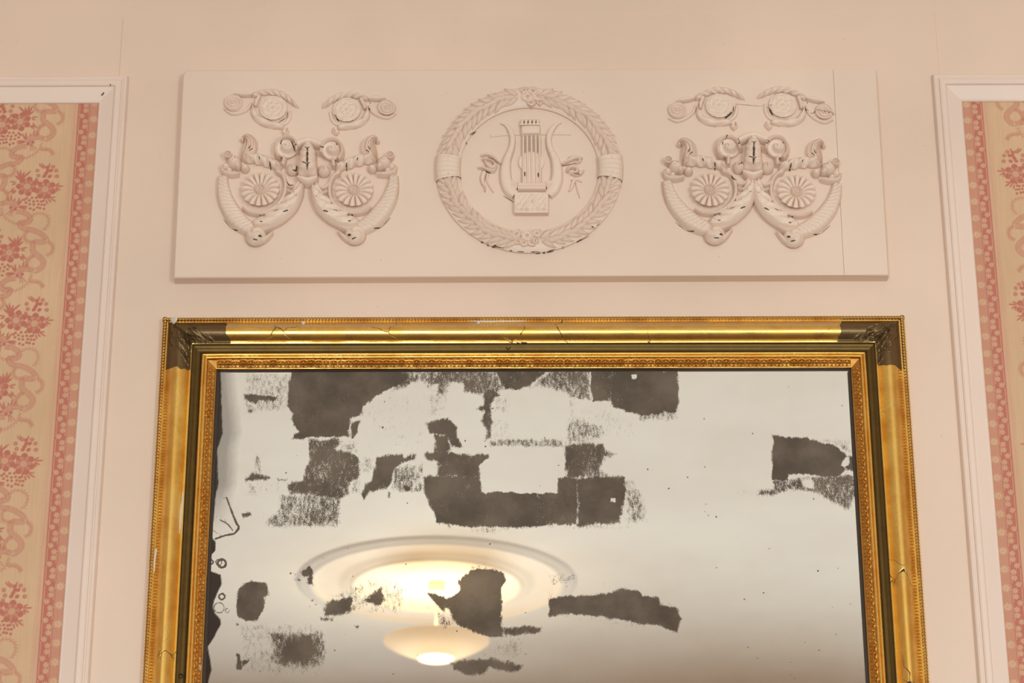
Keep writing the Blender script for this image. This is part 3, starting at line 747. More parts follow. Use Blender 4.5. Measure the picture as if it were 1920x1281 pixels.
# --- the small upper sprigs
c5 = crop(415, 150, 5.647)
ESRC = [(1330, 320), (1745, 275), (1065, 290), (1300, 130), (1215, 560)]
SPRIG = [
    ([c5(*p) for p in [(560, 318), (145, 225), (850, 285), (550, 98), (655, 555)]], -1, 'leafy sprig with spiral, far left of the upper row'),
    ([c5(*p) for p in ESRC], 1, 'leafy sprig with spiral, second from left in the upper row'),
    ([c3(*p) for p in [(465, 220), (190, 235), (652, 168), (470, 82), (572, 360)]], -1, 'leafy sprig with spiral, third from left in the upper row'),
    ([c3(*p) for p in [(922, 215), (1185, 240), (728, 155), (895, 82), (805, 362)]], 1, 'leafy sprig with spiral, cracked through, far right of the upper row'),
]
def sprig(dst, sg, label):
    A = affine(ESRC, dst); Q = lambda x, y: P2(*A(x, y)); sc = 0.177 * 0.95 * MM
    def sw(mb, pts, wl, wr, h, **kw):
        a, b = (wl, wr) if sg > 0 else (wr, wl)
        mk = lambda a: (lambda s: a(s) * sc) if callable(a) else np.asarray(a, float) * sc
        hh = h if sg > 0 else (lambda s, t: h(s, -t))
        sweep(mb, [Q(*p) for p in pts], mk(a), mk(b), hh, FD, **kw)
    mb = MB()
    sw(mb, [(1062, 290), (1110, 255), (1170, 205), (1250, 165), (1340, 150), (1430, 160), (1500, 180), (1560, 205)], [4, 16, 24, 30, 32, 30, 26, 20], lobed([8, 34, 42, 46, 46, 40, 36, 26], 6, 0.28),
       lambda s, t: (0.0045 + 0.0055 * np.clip(1 - t * t, 0, 1) + 0.0013 * np.sin(2 * PI * (7 * s - 0.9 * t))) * endfade(s, 0.1, 0.05), ns=70, nt=11, under=0.1)
    root = relief('leaf_sprig', mb, frieze, label)
    mb = MB()
    polar(mb, Q(1330, 320), lambda th: (142 + 5 * np.abs(np.sin(8 * th))) * sc, lambda q, th: 0.0075 + 0.0009 * np.cos(2 * PI * 2.6 * q) + 0.0008 * np.sin(6 * th + 8 * q) * (q > 0.3) * (q < 0.95) + 0.002 * np.exp(-(q / 0.15) ** 2), FD, 22, 80, under=0.14)
    relief('medallion', mb, root)
    mb = MB()
    sw(mb, [(1150, 330), (1165, 390), (1200, 445), (1255, 475)], [14, 24, 24, 16], [14, 24, 24, 14], dome(0.0045), ns=20, nt=7)
    relief('cup_ring', mb, root); mb = MB()
    sw(mb, [(1475, 200), (1510, 260), (1520, 310)], [24, 28, 20], [24, 28, 20], dome(0.008), ns=14, nt=7)
    relief('stalk', mb, root)
    mb = MB()
    sw(mb, [(1545, 280), (1545, 350), (1505, 420), (1430, 460), (1340, 482), (1225, 498)], [8, 34, 46, 46, 40, 24], [6, 30, 40, 44, 40, 26],
       lambda s, t: 0.0085 * np.clip(1 - np.abs(t) ** 2.2, 0, 1) ** 0.6 * endfade(s, 0.1, 0.06) + 0.0008 * np.sin(2 * PI * (3 * s + 0.6 * t)), ns=40, nt=11, under=0.1)
    polar(mb, Q(1222, 545), 30 * sc, lambda q, th: 0.008 * np.sqrt(np.clip(1 - (q * 0.97) ** 2, 0, 1)), FD, 7, 24)
    sw(mb, [(1190, 505), (1185, 545), (1225, 580)], [8, 16, 10], [8, 16, 10], dome(0.0065), ns=12, nt=5)
    relief('lower_leaf', mb, root)
    mb = MB()
    sw(mb, [(1560, 205), (1620, 190), (1690, 190), (1745, 205)], [10, 34, 30, 6], [10, 36, 34, 8], dome(0.009), ns=18, nt=9, under=0.1)
    relief('bud_leaf', mb, root)
    mb = MB()
    polar(mb, Q(1752, 285), 98 * sc, lambda q, th: 0.0045 + 0.0018 * np.cos(2 * PI * 2.7 * q - sg * th) + 0.002 * (1 - q), FD, 26, 56, under=0.05)
    sw(mb, [(1560, 265), (1600, 330), (1680, 375), (1770, 390), (1850, 350)], [12, 18, 24, 22, 10], [12, 18, 20, 18, 8], dome(0.005), ns=28, nt=7)
    relief('spiral_volute', mb, root)
    ch = [((1200, 370), (1240, 425), 9), ((1520, 305), (1526, 308), 10), ((1550, 285), (1575, 312), 8), ((1322, 190), (1335, 194), 12), ((1236, 210), (1246, 212), 11), ((1375, 195), (1395, 200), 9), ((1488, 424), (1494, 424), 8), ((1568, 215), (1580, 235), 6)]
    if sg < 0: ch = [((1185, 330), (1195, 390), 9), ((1200, 390), (1285, 445), 10), ((1530, 270), (1534, 280), 10)]
    SLOT_MARKS.append((root, [([A(*a), A(*b)], wd * 0.18) for a, b, wd in ch]))
    return root
for s_ in SPRIG: sprig(*s_)

HS = 1.0
# --- laurel wreath
c2 = crop(800, 150, 3.767)
cen = P2(992.2, 316.8); Ro = (P2(1168, 318)[0] - P2(816, 318)[0]) / 2; Ri = (P2(1122.5, 316)[0] - P2(864, 316)[0]) / 2
Rm = (Ro + Ri) / 2; Rw = (Ro - Ri) / 2
mb = MB(); n = 144; ths = np.linspace(0, 2 * PI, n, endpoint=False); tt = np.linspace(-1, 1, 9)
rad = np.r_[-0.97, tt, 0.97]; hh = np.r_[-0.001, 0.0055 + 0.0065 * np.clip(1 - tt ** 2, 0, 1) ** 0.5, -0.001]
Pw = np.array([[(cen[0] + (Rm + Rw * 0.93 * a) * math.cos(th), -(FD + b), cen[1] + (Rm + Rw * 0.93 * a) * math.sin(th)) for th in ths] for a, b in zip(rad, hh)])
mb.grid(Pw, wrap=True)
wreath = relief('laurel_wreath', mb, frieze)
def leaf_mesh(L, Wd, bend):
    mb = MB()
    sweep(mb, [np.array([0, 0]), np.array([L * 0.5, bend * 0.6]), np.array([L, bend])], [Wd * 0.25, Wd * 0.9, Wd, Wd * 0.72, Wd * 0.05], [Wd * 0.25, Wd * 0.9, Wd, Wd * 0.72, Wd * 0.05],
          lambda s, t: (0.0016 + 0.0040 * np.clip(1 - np.abs(t) ** 1.6, 0, 1) + 0.0010 * np.exp(-(t / 0.16) ** 2)) * (0.6 + 0.4 * np.sin(PI * np.clip(s * 1.1, 0, 1))), 0, 7, 5, 0.12, base=-0.006)
    return mb.mesh('leaf', True, 55)
LM = [leaf_mesh(0.0285, 0.0054, b) for b in (0.003, -0.003, 0.0)]
for me in LM: me.materials.append(M['relief'])
def add_leaf(mesh, th, a, ang, h, tiltx):
    """a leaf laid on the wreath at angle th, offset a (-1..1) across it, heading ang in the wall plane"""
    R = Rm + Rw * a
    o = bpy.data.objects.new('leaf', mesh); COL.objects.link(o); o.parent = wreath
    # local x along the leaf, local -y towards the room
    X = Vector((math.cos(ang), -tiltx, math.sin(ang))).normalized(); Y = Vector((0, 1, 0)); Zv = X.cross(Y).normalized(); Y = Zv.cross(X)
    o.matrix_world = Matrix.Translation((cen[0] + R * math.cos(th), -(FD + h), cen[1] + R * math.sin(th))) @ Matrix((X, Y, Zv)).transposed().to_4x4()
    ALL_RELIEF.append(o)
band_half, flower_half = 0.155, 0.14
for quad in range(4):
    # from the flower (top or bottom) towards the ribbed binding (left or right)
    start = PI / 2 if quad < 2 else -PI / 2
    sgn = {0: 1, 1: -1, 2: 1, 3: -1}[quad]
    n = 13
    for k in range(n):
        th = start + sgn * (flower_half + (PI / 2 - flower_half - band_half - 0.09) * k / (n - 1))
        tang = th + sgn * PI / 2
        jit = lambda: random.uniform(-0.10, 0.10)
        out = th                                         # radial direction
        add_leaf(LM[0 if sgn > 0 else 1], th + random.uniform(-.01, .01), 0.10, tang - sgn * 0.70 + jit(), 0.0125, -0.13)
        add_leaf(LM[1 if sgn > 0 else 0], th + random.uniform(-.01, .01), -0.10, tang + sgn * 0.70 + jit(), 0.0125, -0.13)
        if k % 1 == 0: add_leaf(LM[2], th + sgn * 0.035, random.uniform(-.06, .06), tang + jit() * 2.0, 0.0140, 0.03)
# ribbed bindings left and right
for th0 in (PI - 0.0, 0.0):
    mb = MB(); th = np.linspace(th0 - band_half, th0 + band_half, 60); t9 = np.r_[-1.0, np.linspace(-1, 1, 11), 1.0]
    rows = []
    for i, a in enumerate(t9):
        h = np.full(60, -0.001) if i in (0, len(t9) - 1) else 0.0095 + 0.0105 * math.sqrt(max(0, 1 - a * a)) + 0.0009 * np.sin(2 * PI * (th - th0) / 0.062 + 0.8 * a)
        rows.append(np.stack([cen[0] + (Rm + Rw * a) * np.cos(th), -(FD + h), cen[1] + (Rm + Rw * a) * np.sin(th)], 1))
    mb.grid(np.array(rows)); relief('ribbed_binding', mb, wreath)
# flower clusters at the top and the bottom
def cluster(lst, name='flower_cluster'):
    mb = MB()
    for x, y, r in lst:
        q = P2(*c2(x, y)); R = r * 0.265 * 0.95 * MM; ro = random.random() * 6
        polar(mb, q, lambda th: R * (0.86 + 0.14 * np.abs(np.sin(2.5 * th + ro))), lambda p, th: 0.0165 + 0.0035 * np.cos(p * 2.1 * PI) * (0.6 + 0.4 * np.abs(np.sin(2.5 * th + ro))) - 0.004 * p, FD, 14, 40, 0.05)
    return relief(name, mb, wreath)
cluster([(715, 130, 48), (790, 125, 46), (752, 88, 36), (690, 85, 30), (800, 170, 26), (740, 172, 32)])
cluster([(712, 1110, 46), (640, 1095, 36), (782, 1095, 36), (690, 1160, 34), (745, 1160, 34), (770, 1150, 26), (645, 1150, 30)])
SLOT_MARKS.append((wreath, [([c2(*a), c2(*b)], w_) for a, b, w_ in (((460, 1172), (545, 1192), 1.4), ((585, 1205), (605, 1208), 1.5), ((640, 1213), (690, 1217), 1.3), ((735, 1217), (800, 1217), 1.8), ((820, 1216), (840, 1215), 1.6), ((850, 1212), (905, 1197), 1.5),
     ((1165, 1052), (1178, 1050), 3.0), ((1060, 1140), (1150, 1092), 1.3), ((958, 1182), (966, 1178), 1.6), ((380, 1138), (400, 1143), 1.4), ((425, 1160), (440, 1165), 1.4), ((305, 390), (352, 352), 1.8), ((275, 445), (285, 438), 1.6), ((1200, 1035), (1220, 1015), 1.2))]))

HS = 0.62
# --- lyre
c6 = crop(890, 210, 6.1); Q6 = lambda x, y: P2(*c6(x, y)); s6 = MM / 6.1 * 0.955
def sw6(mb, pts, wl, wr, h, **kw):
    sweep(mb, [Q6(*p) for p in pts], np.asarray(wl, float) * s6, np.asarray(wr, float) * s6, h, FD, **kw)
mb = MB()
polar(mb, Q6(648, 575), lambda th: 143 * s6, lambda q, th: 0.012 - 0.002 * q ** 3, FD, 6, 48, under=0.1, asp=0.95)
sw6(mb, [(652, 640), (655, 720), (656, 815)], [100, 92, 95], [100, 95, 100], lambda s, t: 0.0115 + 0 * s, ns=8, nt=3)
lyre = relief('lyre', mb, frieze)
mb = MB(); sw6(mb, [(185, 258), (260, 252), (400, 248), (650, 245), (900, 240), (1020, 236), (1100, 232)], [24, 12, 10, 10, 10, 12, 24], [24, 12, 10, 10, 10, 12, 24], dome(0.0055), ns=40, nt=7)
relief('crossbar', mb, lyre)
for pts, wl, wr in (([(300, 118), (345, 130), (390, 175), (424, 250), (432, 330), (420, 410), (392, 490), (366, 560), (352, 640), (350, 720), (362, 800), (402, 880), (470, 950)],
                     [14, 28, 36, 38, 38, 42, 48, 62, 70, 76, 80, 74, 50], [14, 28, 36, 36, 36, 40, 48, 58, 66, 70, 78, 82, 64]),
                    ([(990, 108), (945, 125), (898, 172), (858, 245), (848, 325), (862, 410), (895, 490), (925, 560), (942, 640), (945, 720), (932, 800), (892, 880), (835, 950)],
                     [14, 28, 36, 36, 36, 40, 48, 58, 66, 70, 78, 82, 64], [14, 28, 36, 38, 38, 42, 48, 62, 70, 76, 80, 74, 50])):
    mb = MB()
    sw6(mb, pts, wl, wr, lambda s, t: (0.008 + 0.013 * np.clip(s * 1.8, 0, 1)) * np.clip(1 - np.abs(t) ** 3.5, 0, 1) ** 0.5 + 0.0025 * (np.abs(s - 0.47) < 0.012) + 0.0005 * np.sin(60 * s) * np.sin(4 * t) * (s > 0.5), ns=70, nt=13, under=0.12)
    relief('lyre_arm', mb, lyre)
# strings
for xt, xb in ((556, 556), (601, 606), (649, 655), (698, 706), (742, 748)):
    mb = MB(); sw6(mb, [(xt, 280), ((xt + xb) / 2, 540), (xb, 818)], [13, 13, 13], [13, 13, 13], lambda s, t: 0.0125 + 0.0045 * np.clip(1 - t * t, 0, 1) ** 0.5, ns=10, nt=7, under=0.0, base=0.004)
    relief('string', mb, lyre)
# yoke with its pegs
mb = MB()
sw6(mb, [(527, 215), (600, 214), (690, 212), (752, 210)], [62, 64, 64, 60], [60, 62, 62, 60], lambda s, t: 0.019 * np.clip(1 - np.abs(t) ** 5, 0, 1) ** 0.4 * np.clip(np.minimum(s, 1 - s) * 14, 0.3, 1) ** 0.4 - 0.001 * (np.abs(t - 0.45) < 0.1), ns=22, nt=13, under=0.1)
sw6(mb, [(530, 102), (640, 100), (742, 100)], [12, 13, 12], [12, 13, 12], dome(0.018), ns=12, nt=7)
for x in (545, 590, 636, 682, 724): sw6(mb, [(x, 98), (x - 2, 128), (x - 4, 160)], [18, 10, 24], [18, 10, 24], lambda s, t: 0.0165 + 0 * s, ns=8, nt=3, base=0.002)
relief('yoke', mb, lyre)
# plinth: scroll bar, volutes, carved block
mb = MB()
sw6(mb, [(458, 1060), (650, 1060), (842, 1060)], [128, 130, 128], [128, 130, 128],
    lambda s, t: 0.023 + 0.0042 * np.exp(-((s - 0.56) / 0.06) ** 2 - ((t - 0.25) / 0.5) ** 2) + 0.0032 * np.exp(-((np.hypot((s - 0.5) * 2.2, (t + 0.35)) - 0.42) / 0.10) ** 2) + 0.003 * np.exp(-((np.hypot((np.abs(s - 0.5) - 0.33) * 2.4, t + 0.45) - 0.25) / 0.09) ** 2) + 0.002 * np.sin(38 * s) * np.sin(9 * t + 1) * (np.abs(t) < 0.85) * (np.abs(s - .5) < .43) - 0.0025 * (np.abs(t + 0.78) < 0.05), ns=80, nt=31, under=0.0)
relief('plinth', mb, lyre)
mb = MB()
sw6(mb, [(495, 868), (655, 868), (815, 868)], [44, 44, 44], [44, 44, 44], lambda s, t: 0.0215 + 0.0022 * np.cos(2.4 * PI * t), ns=10, nt=15)
relief('scroll_bar', mb, lyre)
for x, r in ((436, 62), (876, 58)):
    mb = MB(); sg = -1 if x < 600 else 1
    polar(mb, Q6(x, 852), r * s6, lambda q, th: 0.0185 + 0.0017 * np.cos(2 * PI * 2.4 * q - sg * th) + 0.003 * (1 - q), FD, 20, 40, 0.05)
    relief('volute', mb, lyre)
SLOT_MARKS.append((lyre, [([c6(*a), c6(*b)], w_) for a, b, w_ in (((572, 690), (574, 740), 2.6), ((727, 700), (730, 752), 2.6), ((330, 945), (450, 1018), 1.6))]))

HS = 0.9
# --- ribbon bows either side of the lyre
def bow(strokes, label):
    mb = MB()
    for pts, w_, h in strokes: sw6(mb, pts, w_, w_, dome(h), ns=6 * len(pts), nt=7, under=0.1)
    return relief('ribbon_bow', mb, frieze, label)
b1 = bow([([(75, 500), (120, 478), (165, 478), (215, 505), (262, 560), (298, 590)], [10, 22, 26, 22, 16, 8], 0.010), ([(85, 545), (130, 535), (185, 545), (225, 585)], [10, 18, 20, 12], 0.012),
          ([(120, 565), (150, 610), (200, 640), (232, 610), (215, 580)], [14, 26, 28, 24, 12], 0.014), ([(40, 640), (90, 632), (150, 655), (210, 672), (245, 630), (250, 600)], [8, 18, 22, 20, 14, 8], 0.011),
          ([(110, 680), (90, 740), (92, 800), (118, 860), (120, 905)], [30, 34, 26, 16, 6], 0.009), ([(150, 700), (140, 760), (180, 850), (215, 910)], [14, 16, 14, 6], 0.005)], 'ribbon bow left of the lyre')
b2 = bow([([(1000, 600), (1060, 560), (1120, 530), (1180, 520), (1235, 530)], [10, 20, 26, 22, 8], 0.011), ([(1080, 520), (1130, 505), (1190, 520), (1200, 560), (1150, 580)], [10, 20, 22, 18, 10], 0.010),
          ([(1060, 690), (1080, 640), (1130, 625), (1175, 650), (1160, 690), (1100, 705)], [10, 20, 26, 24, 20, 12], 0.013), ([(1100, 705), (1160, 715), (1215, 700), (1250, 665)], [10, 18, 18, 8], 0.010),
          ([(1170, 750), (1130, 790), (1110, 850), (1080, 900)], [14, 22, 22, 6], 0.006), ([(1160, 800), (1175, 870), (1200, 950), (1200, 975)], [10, 12, 12, 5], 0.005), ([(1100, 770), (1160, 760), (1230, 790)], [8, 16, 6], 0.005)], 'ribbon bow right of the lyre')
SLOT_MARKS.append((b1, [([c6(75, 652), c6(120, 668), c6(180, 688)], 2.0), ([c6(150, 535), c6(200, 552), c6(255, 590)], 1.6)]))
SLOT_MARKS.append((b2, [([c6(1000, 606), c6(1090, 585), c6(1180, 565)], 1.5), ([c6(1130, 712), c6(1205, 718)], 1.8)]))

HS = 1.0
# --- crack across the far right sprig and dark flecks painted in as the shade of slots and edges
bpy.context.view_layer.update()
vs, fs = [], []; off = 0
for o in ALL_RELIEF + [c for c in frieze.children if c.name.startswith('panel_board')]:
    mw = np.array(o.matrix_world); me = o.data; v = np.empty(len(me.vertices) * 3); me.vertices.foreach_get('co', v)
    v = v.reshape(-1, 3) @ mw[:3, :3].T + mw[:3, 3]
    vs.append(v); fs += [tuple(i + off for i in p.vertices) for p in me.polygons]; off += len(v)
TREE = BVHTree.FromPolygons([tuple(p) for p in np.concatenate(vs)], fs)
def lay(strokes, name, parent, mat=None):
    mb = MB()
    for pts, wd in strokes:
        p = spline([P2(*q) for q in pts], max(6, 5 * len(pts))); n = len(p)
        tg = np.gradient(p, axis=0); tg /= np.linalg.norm(tg, axis=1)[:, None] + 1e-12; nm = np.stack([-tg[:, 1], tg[:, 0]], 1)
        wv = wd * 0.5 * MM * 0.95 * (np.sin(PI * np.linspace(0.08, 0.92, n)) ** 0.6) * rng.uniform(0.75, 1.2, n)
        rows = []
        for t in (-1, 0, 1):
            q = p + nm * (wv * t)[:, None]; r = []
            for a, b in q:
                hit = TREE.ray_cast(Vector((a, -0.3, b)), Vector((0, 1, 0)))
                y = hit[0].y if hit[0] is not None else -FD
                r.append((a, y - 0.0004, b))
            rows.append(r)
        mb.grid(np.array(rows))
    o = mb.build(name, mat or M['slot_joint_brown'], parent, angle=None); o['kind'] = 'stuff'
    return o
for root, ch in SLOT_MARKS:
    if root.name.startswith('leaf_sprig.003'):
        ch = ch + [([c3(580, 190), c3(680, 200), c3(770, 207)], 0.7), ([c3(800, 214), c3(832, 216)], 1.2), ([c3(1060, 235), c3(1110, 255), c3(1140, 240), c3(1180, 252)], 1.1), ([c3(1180, 252), c3(1225, 258), c3(1268, 263)], 1.6)]
    lay(ch, 'slot_shade_and_cracks', root)

# ------------------------------------------------------------------ gilt mirror
def edge_x(px_mid, vp=962.0, py=960):                 # a vertical edge of the mirror from its place halfway down
    return Wp(px_mid, py, 0.018)[0]
MXL = Wp(285.5, 940, 0.020)[0]; MXR = Wp(1719.5, 940, 0.020)[0]
MZT = (Wp(305, 593.5, 0.024)[1] + Wp(1697, 588.5, 0.024)[1]) / 2
MZB = 1.30
mirror = empty('wall_mirror', ((MXL + MXR) / 2, 0, MZB))
set_props(mirror, 'large antique mirror with worn gilt frame and blotched foxed glass', 'mirror')
WALL_OFF = 0.0026
def rail_pt(side, s, u, d):
    u = u / 1000; d = d / 1000 + WALL_OFF
    return {'top': lambda: (s, -d, MZT - u), 'bottom': lambda: (s, -d, MZB + u), 'left': lambda: (MXL + u, -d, s), 'right': lambda: (MXR - u, -d, s)}[side]()
def rail_range(side, u):
    u = u / 1000
    return (MXL + u, MXR - u) if side in ('top', 'bottom') else (MZB + u, MZT - u)
def rail_grid(side, prof, n=50, dfun=None, s0=None, s1=None):
    rows = []
    for u, d in prof:
        a, b = rail_range(side, u)
        if s0 is not None: a = s0(u)
        if s1 is not None: b = s1(u)
        ss = np.linspace(a, b, n)
        rows.append([rail_pt(side, x, u, d + (dfun(x, u) if dfun else 0)) for x in ss])
    return np.array(rows)
OGEE = [(0, 0), (0, 14.5), (8.3, 14.5), (9.5, 14.6), (11.5, 15.4), (14, 17.6), (17, 20.8), (20, 24.2), (23, 27.4), (26, 30), (29, 31.8), (32, 32.7), (35, 32.6), (38, 31.6), (41, 29.8), (44, 27.2), (46.5, 24.6), (48.6, 22.3), (50.4, 21.2), (51, 23), (52.6, 25), (54.6, 24.6), (55.4, 23.6)]
COVE = [(55.4, 24.2), (55.9, 23.4), (57, 22.4), (59, 22), (62, 19.6), (66, 18.6), (69, 19.2), (71, 21), (72, 22.2)]
BEAD = [(71.8, 20), (72, 22.5), (72.6, 24.6), (74, 26), (75.8, 26), (77, 24.8), (77.6, 23.6), (78.2, 24.6), (79.6, 25.8), (81.4, 25.6), (82.6, 24), (83.2, 21.5), (83.2, 18)]
BED = [(83, 18), (83.6, 19.4), (96.2, 13.2), (96.6, 14.4), (97.6, 14.0), (98.2, 12)]
REB = {'top': [(98.1, 12.1), (98.5, 8), (99.6, 7.6), (99.8, 2)], 'side': [(98.1, 12.1), (98.4, 8), (103.4, 7.6), (103.6, 2)]}
def rope_prof(side):
    a, b = rail_range(side, 0); n = int((b - a) / 0.00085)
    ss = np.linspace(a, b, n); tt = np.linspace(-1, 1, 9); rows = []
    for t in tt:
        ang = t * PI / 2; r = 3.5 * (1 + 0.15 * np.sin(2 * PI * ss / 0.0056 + 2.2 * t))
        u = 4.2 + r * math.sin(ang); d = 14.8 + r * math.cos(ang) * 1.25 - 0.8
        if side in ('top', 'bottom'): rows.append(np.stack([ss, -(d / 1000 + WALL_OFF), (MZT - u / 1000) if side == 'top' else (MZB + u / 1000)], 1))
        else: rows.append(np.stack([(MXL + u / 1000) if side == 'left' else (MXR - u / 1000), -(d / 1000 + WALL_OFF), ss], 1))
    return np.array(rows)
# one unit of the leaf ornament, x along the rail, y depth (room = -y), z outward
def motif_mesh():
    L, Hh = 0.0130, 0.0122; a = np.linspace(-1, 1, 13); b = np.linspace(-1, 1, 9)
    A, B = np.meshgrid(a, b, indexing='ij')
    curl = lambda cx: np.exp(-((np.hypot((A - cx) * 1.1, B - 0.25) - 0.36) / 0.14) ** 2)
    h = 0.0026 * np.exp(-(A / 0.17) ** 2) * (0.5 + 0.5 * np.clip(1 - B, 0, 1)) + 0.0030 * (curl(0.5) + curl(-0.5)) + 0.0015 * np.exp(-((np.abs(A) - 0.55) / 0.25) ** 2) * np.clip(-B, 0, 1)
    h = np.maximum(h, 0.0013 * np.exp(-((np.abs(A) - 0.98) / 0.08) ** 2)) * np.clip((1 - np.abs(B)) * 4, 0, 1) - 0.0003
    slope = 0.00276 * B                                  # the bed slopes down towards the glass
    P = np.stack([A * L / 2, -(h + slope), B * Hh / 2], -1)
    mb = MB(); mb.grid(P); return mb.mesh('leaf_motif', True, 60)
MOTIF = motif_mesh(); MOTIF.materials.append(M['gold_ornament'])
CORNER = {'top': 0.113, 'left': 0.100, 'right': 0.101}
for side in ('top', 'left', 'right', 'bottom'):
    wav = lambda x, u: 0.5 * (float(noise2(np.array(x * 9 + 3), np.array(u * 0.02 + 5.0), 11)) - 0.5) + 0.35 * (float(noise2(np.array(x * 31), np.array(u * 0.05), 12)) - 0.5)
    mb = MB(); mb.grid(rail_grid(side, OGEE, 60, wav)); rail = mb.build('frame_rail', M['gold'], mirror, angle=50)
    rail['label'] = {'top': 'top gilt rail', 'left': 'left gilt rail', 'right': 'right gilt rail', 'bottom': 'bottom gilt rail'}[side]
    mb = MB(); mb.grid(rope_prof(side)); mb.build('rope_edge', M['gold_rope'], rail, angle=70)
    mb = MB(); mb.grid(rail_grid(side, COVE, 3)); o = mb.build('cove', M['cove'], rail, angle=60); o['label'] = 'dark bronze hollow moulding'
    mb = MB(); mb.grid(rail_grid(side, BEAD, 40, lambda x, u: 0.3 * wav(x, u))); mb.build('bead_moulding', M['gold_bead'], rail, angle=60)
    mb = MB(); mb.grid(rail_grid(side, BED, 3)); mb.build('ornament_bed', M['gold_ornament'], rail, angle=40)
    mb = MB(); mb.grid(rail_grid(side, REB['top' if side in ('top', 'bottom') else 'side'], 3)); o = mb.build('rebate_edge', M['dark_wood'], rail, angle=40); o['label'] = 'black inner edge against the glass'
    if side == 'bottom': continue
    a, b = rail_range(side, 91)
    if side in ('left', 'right'): a = max(a, Wp(960, 1300)[1])
    step = 0.0131; k = int((b - a - 0.004) / step); off = ((b - a) - k * step) / 2 if side == 'top' else 0.006
    rot = {'top': 0, 'left': -PI / 2, 'right': PI / 2}[side]
    for i in range(k):
        s_ = (a + off + (i + 0.5) * step) if side == 'top' else (b - off - (i + 0.5) * step)
        o = bpy.data.objects.new('leaf_motif', MOTIF); COL.objects.link(o); o.parent = rail
        o.matrix_parent_inverse = Matrix.Identity(4)
        p = rail_pt(side, s_, 89.9, 16.45)
        o.matrix_parent_inverse = Matrix.Translation(mirror.location).inverted() if False else Matrix.Identity(4)
        sc = 1 + 0.06 * random.uniform(-1, 1)
        o.matrix_basis = Matrix.Translation(p) @ Matrix.Rotation(rot, 4, 'Y') @ Matrix.Diagonal((sc, 1 + 0.2 * random.uniform(-1, 1), 1, 1))

# bronze painted corners with their leaf ornament
def ogee_d(u): return np.interp(u, [p[0] for p in OGEE[2:]], [p[1] for p in OGEE[2:]])
def corner(side, at_start, name_label):
    """one leg of a corner: s runs from the mitre out to the end of the painted length"""
    L = CORNER[side]; us = np.linspace(10.2, 54.6, 56); n = 84; rows = []
    seed = {'top': 3, 'left': 5, 'right': 8}[side] + (20 if at_start else 0)
    for u in us:
        a, b = rail_range(side, u)
        end = L + 0.0016 * (float(noise2(np.array(u * 0.13), np.array(seed * 1.7), seed)) - 0.5) * 4 + {'top': 0.00018 * (u - 20), 'left': 0.0001 * (u - 15), 'right': -0.00012 * (u - 30)}[side]
        t = np.linspace(0, 1, n)
        q0 = u / 1000
        s_rel = q0 + (end - q0) * t                      # distance from the outer corner
        x = (s_rel * 1000 - u)                           # mm beyond the mitre
        uu = np.full(n, u)
        v = (uu - 32) / 20.0
        # a bundle of leaf ribs leaving the mitre, with a curled tip
        env = np.clip((44 - x) / 7, 0, 1) * np.clip((56 - u) / 5, 0, 1) * np.clip((u - 12) / 5, 0, 1)
        fan = np.sin(0.46 * x - 1.9 * v - 0.9 * v * v + seed)
        edge = 38 - 9 * v * v + 4.5 * np.sin(5 * v + seed)
        leafm = np.clip((edge - x) / 2.2, 0, 1)
        lump = np.clip(fbm(x * 0.22 + seed * 3, uu * 0.22, seed) - 0.42, 0, 1) * 9
        h = leafm * env * (2.0 + 0.85 * fan * np.clip(x / 8, 0, 1) + lump * 1.1) + 2.6 * np.exp(-((x - 1.8) / 1.5) ** 2) - 0.8 * np.exp(-((x - 4.6) / 0.9) ** 2)
        h += 2.2 * np.exp(-((x - 40 - 2 * v) / 2.5) ** 2 - ((u - 47) / 3.5) ** 2) + 0.25 * fbm(x * 0.4, uu * 0.4, seed + 1)
        d = ogee_d(u) + 0.45 + h
        if not at_start or side in ('left', 'right'):
            ss = (b + q0) - s_rel
        else: ss = (a - q0) + s_rel
        rows.append([rail_pt(side, p, u, e) for p, e in zip(ss, d)])
    P = np.array(rows)
    # drop the outer edge on to the rail
    E = P[:, -1:].copy(); E[..., 1] += 0.0012
    P = np.concatenate([P, E], 1)
    mb = MB(); mb.grid(P); return mb
for nm, lab, legs in (('corner_leaf', 'dull bronze painted left corner with raised leaf', (('top', True), ('left', False))), ('corner_leaf', 'dull bronze painted right corner with raised leaf', (('top', False), ('right', False)))):
    mb = MB()
    for sd, st in legs:
        g = corner(sd, st, lab)
        mb.add(g.v[0], g.f[0])
    o = mb.build(nm, M['bronze'], mirror, angle=60); o['label'] = lab

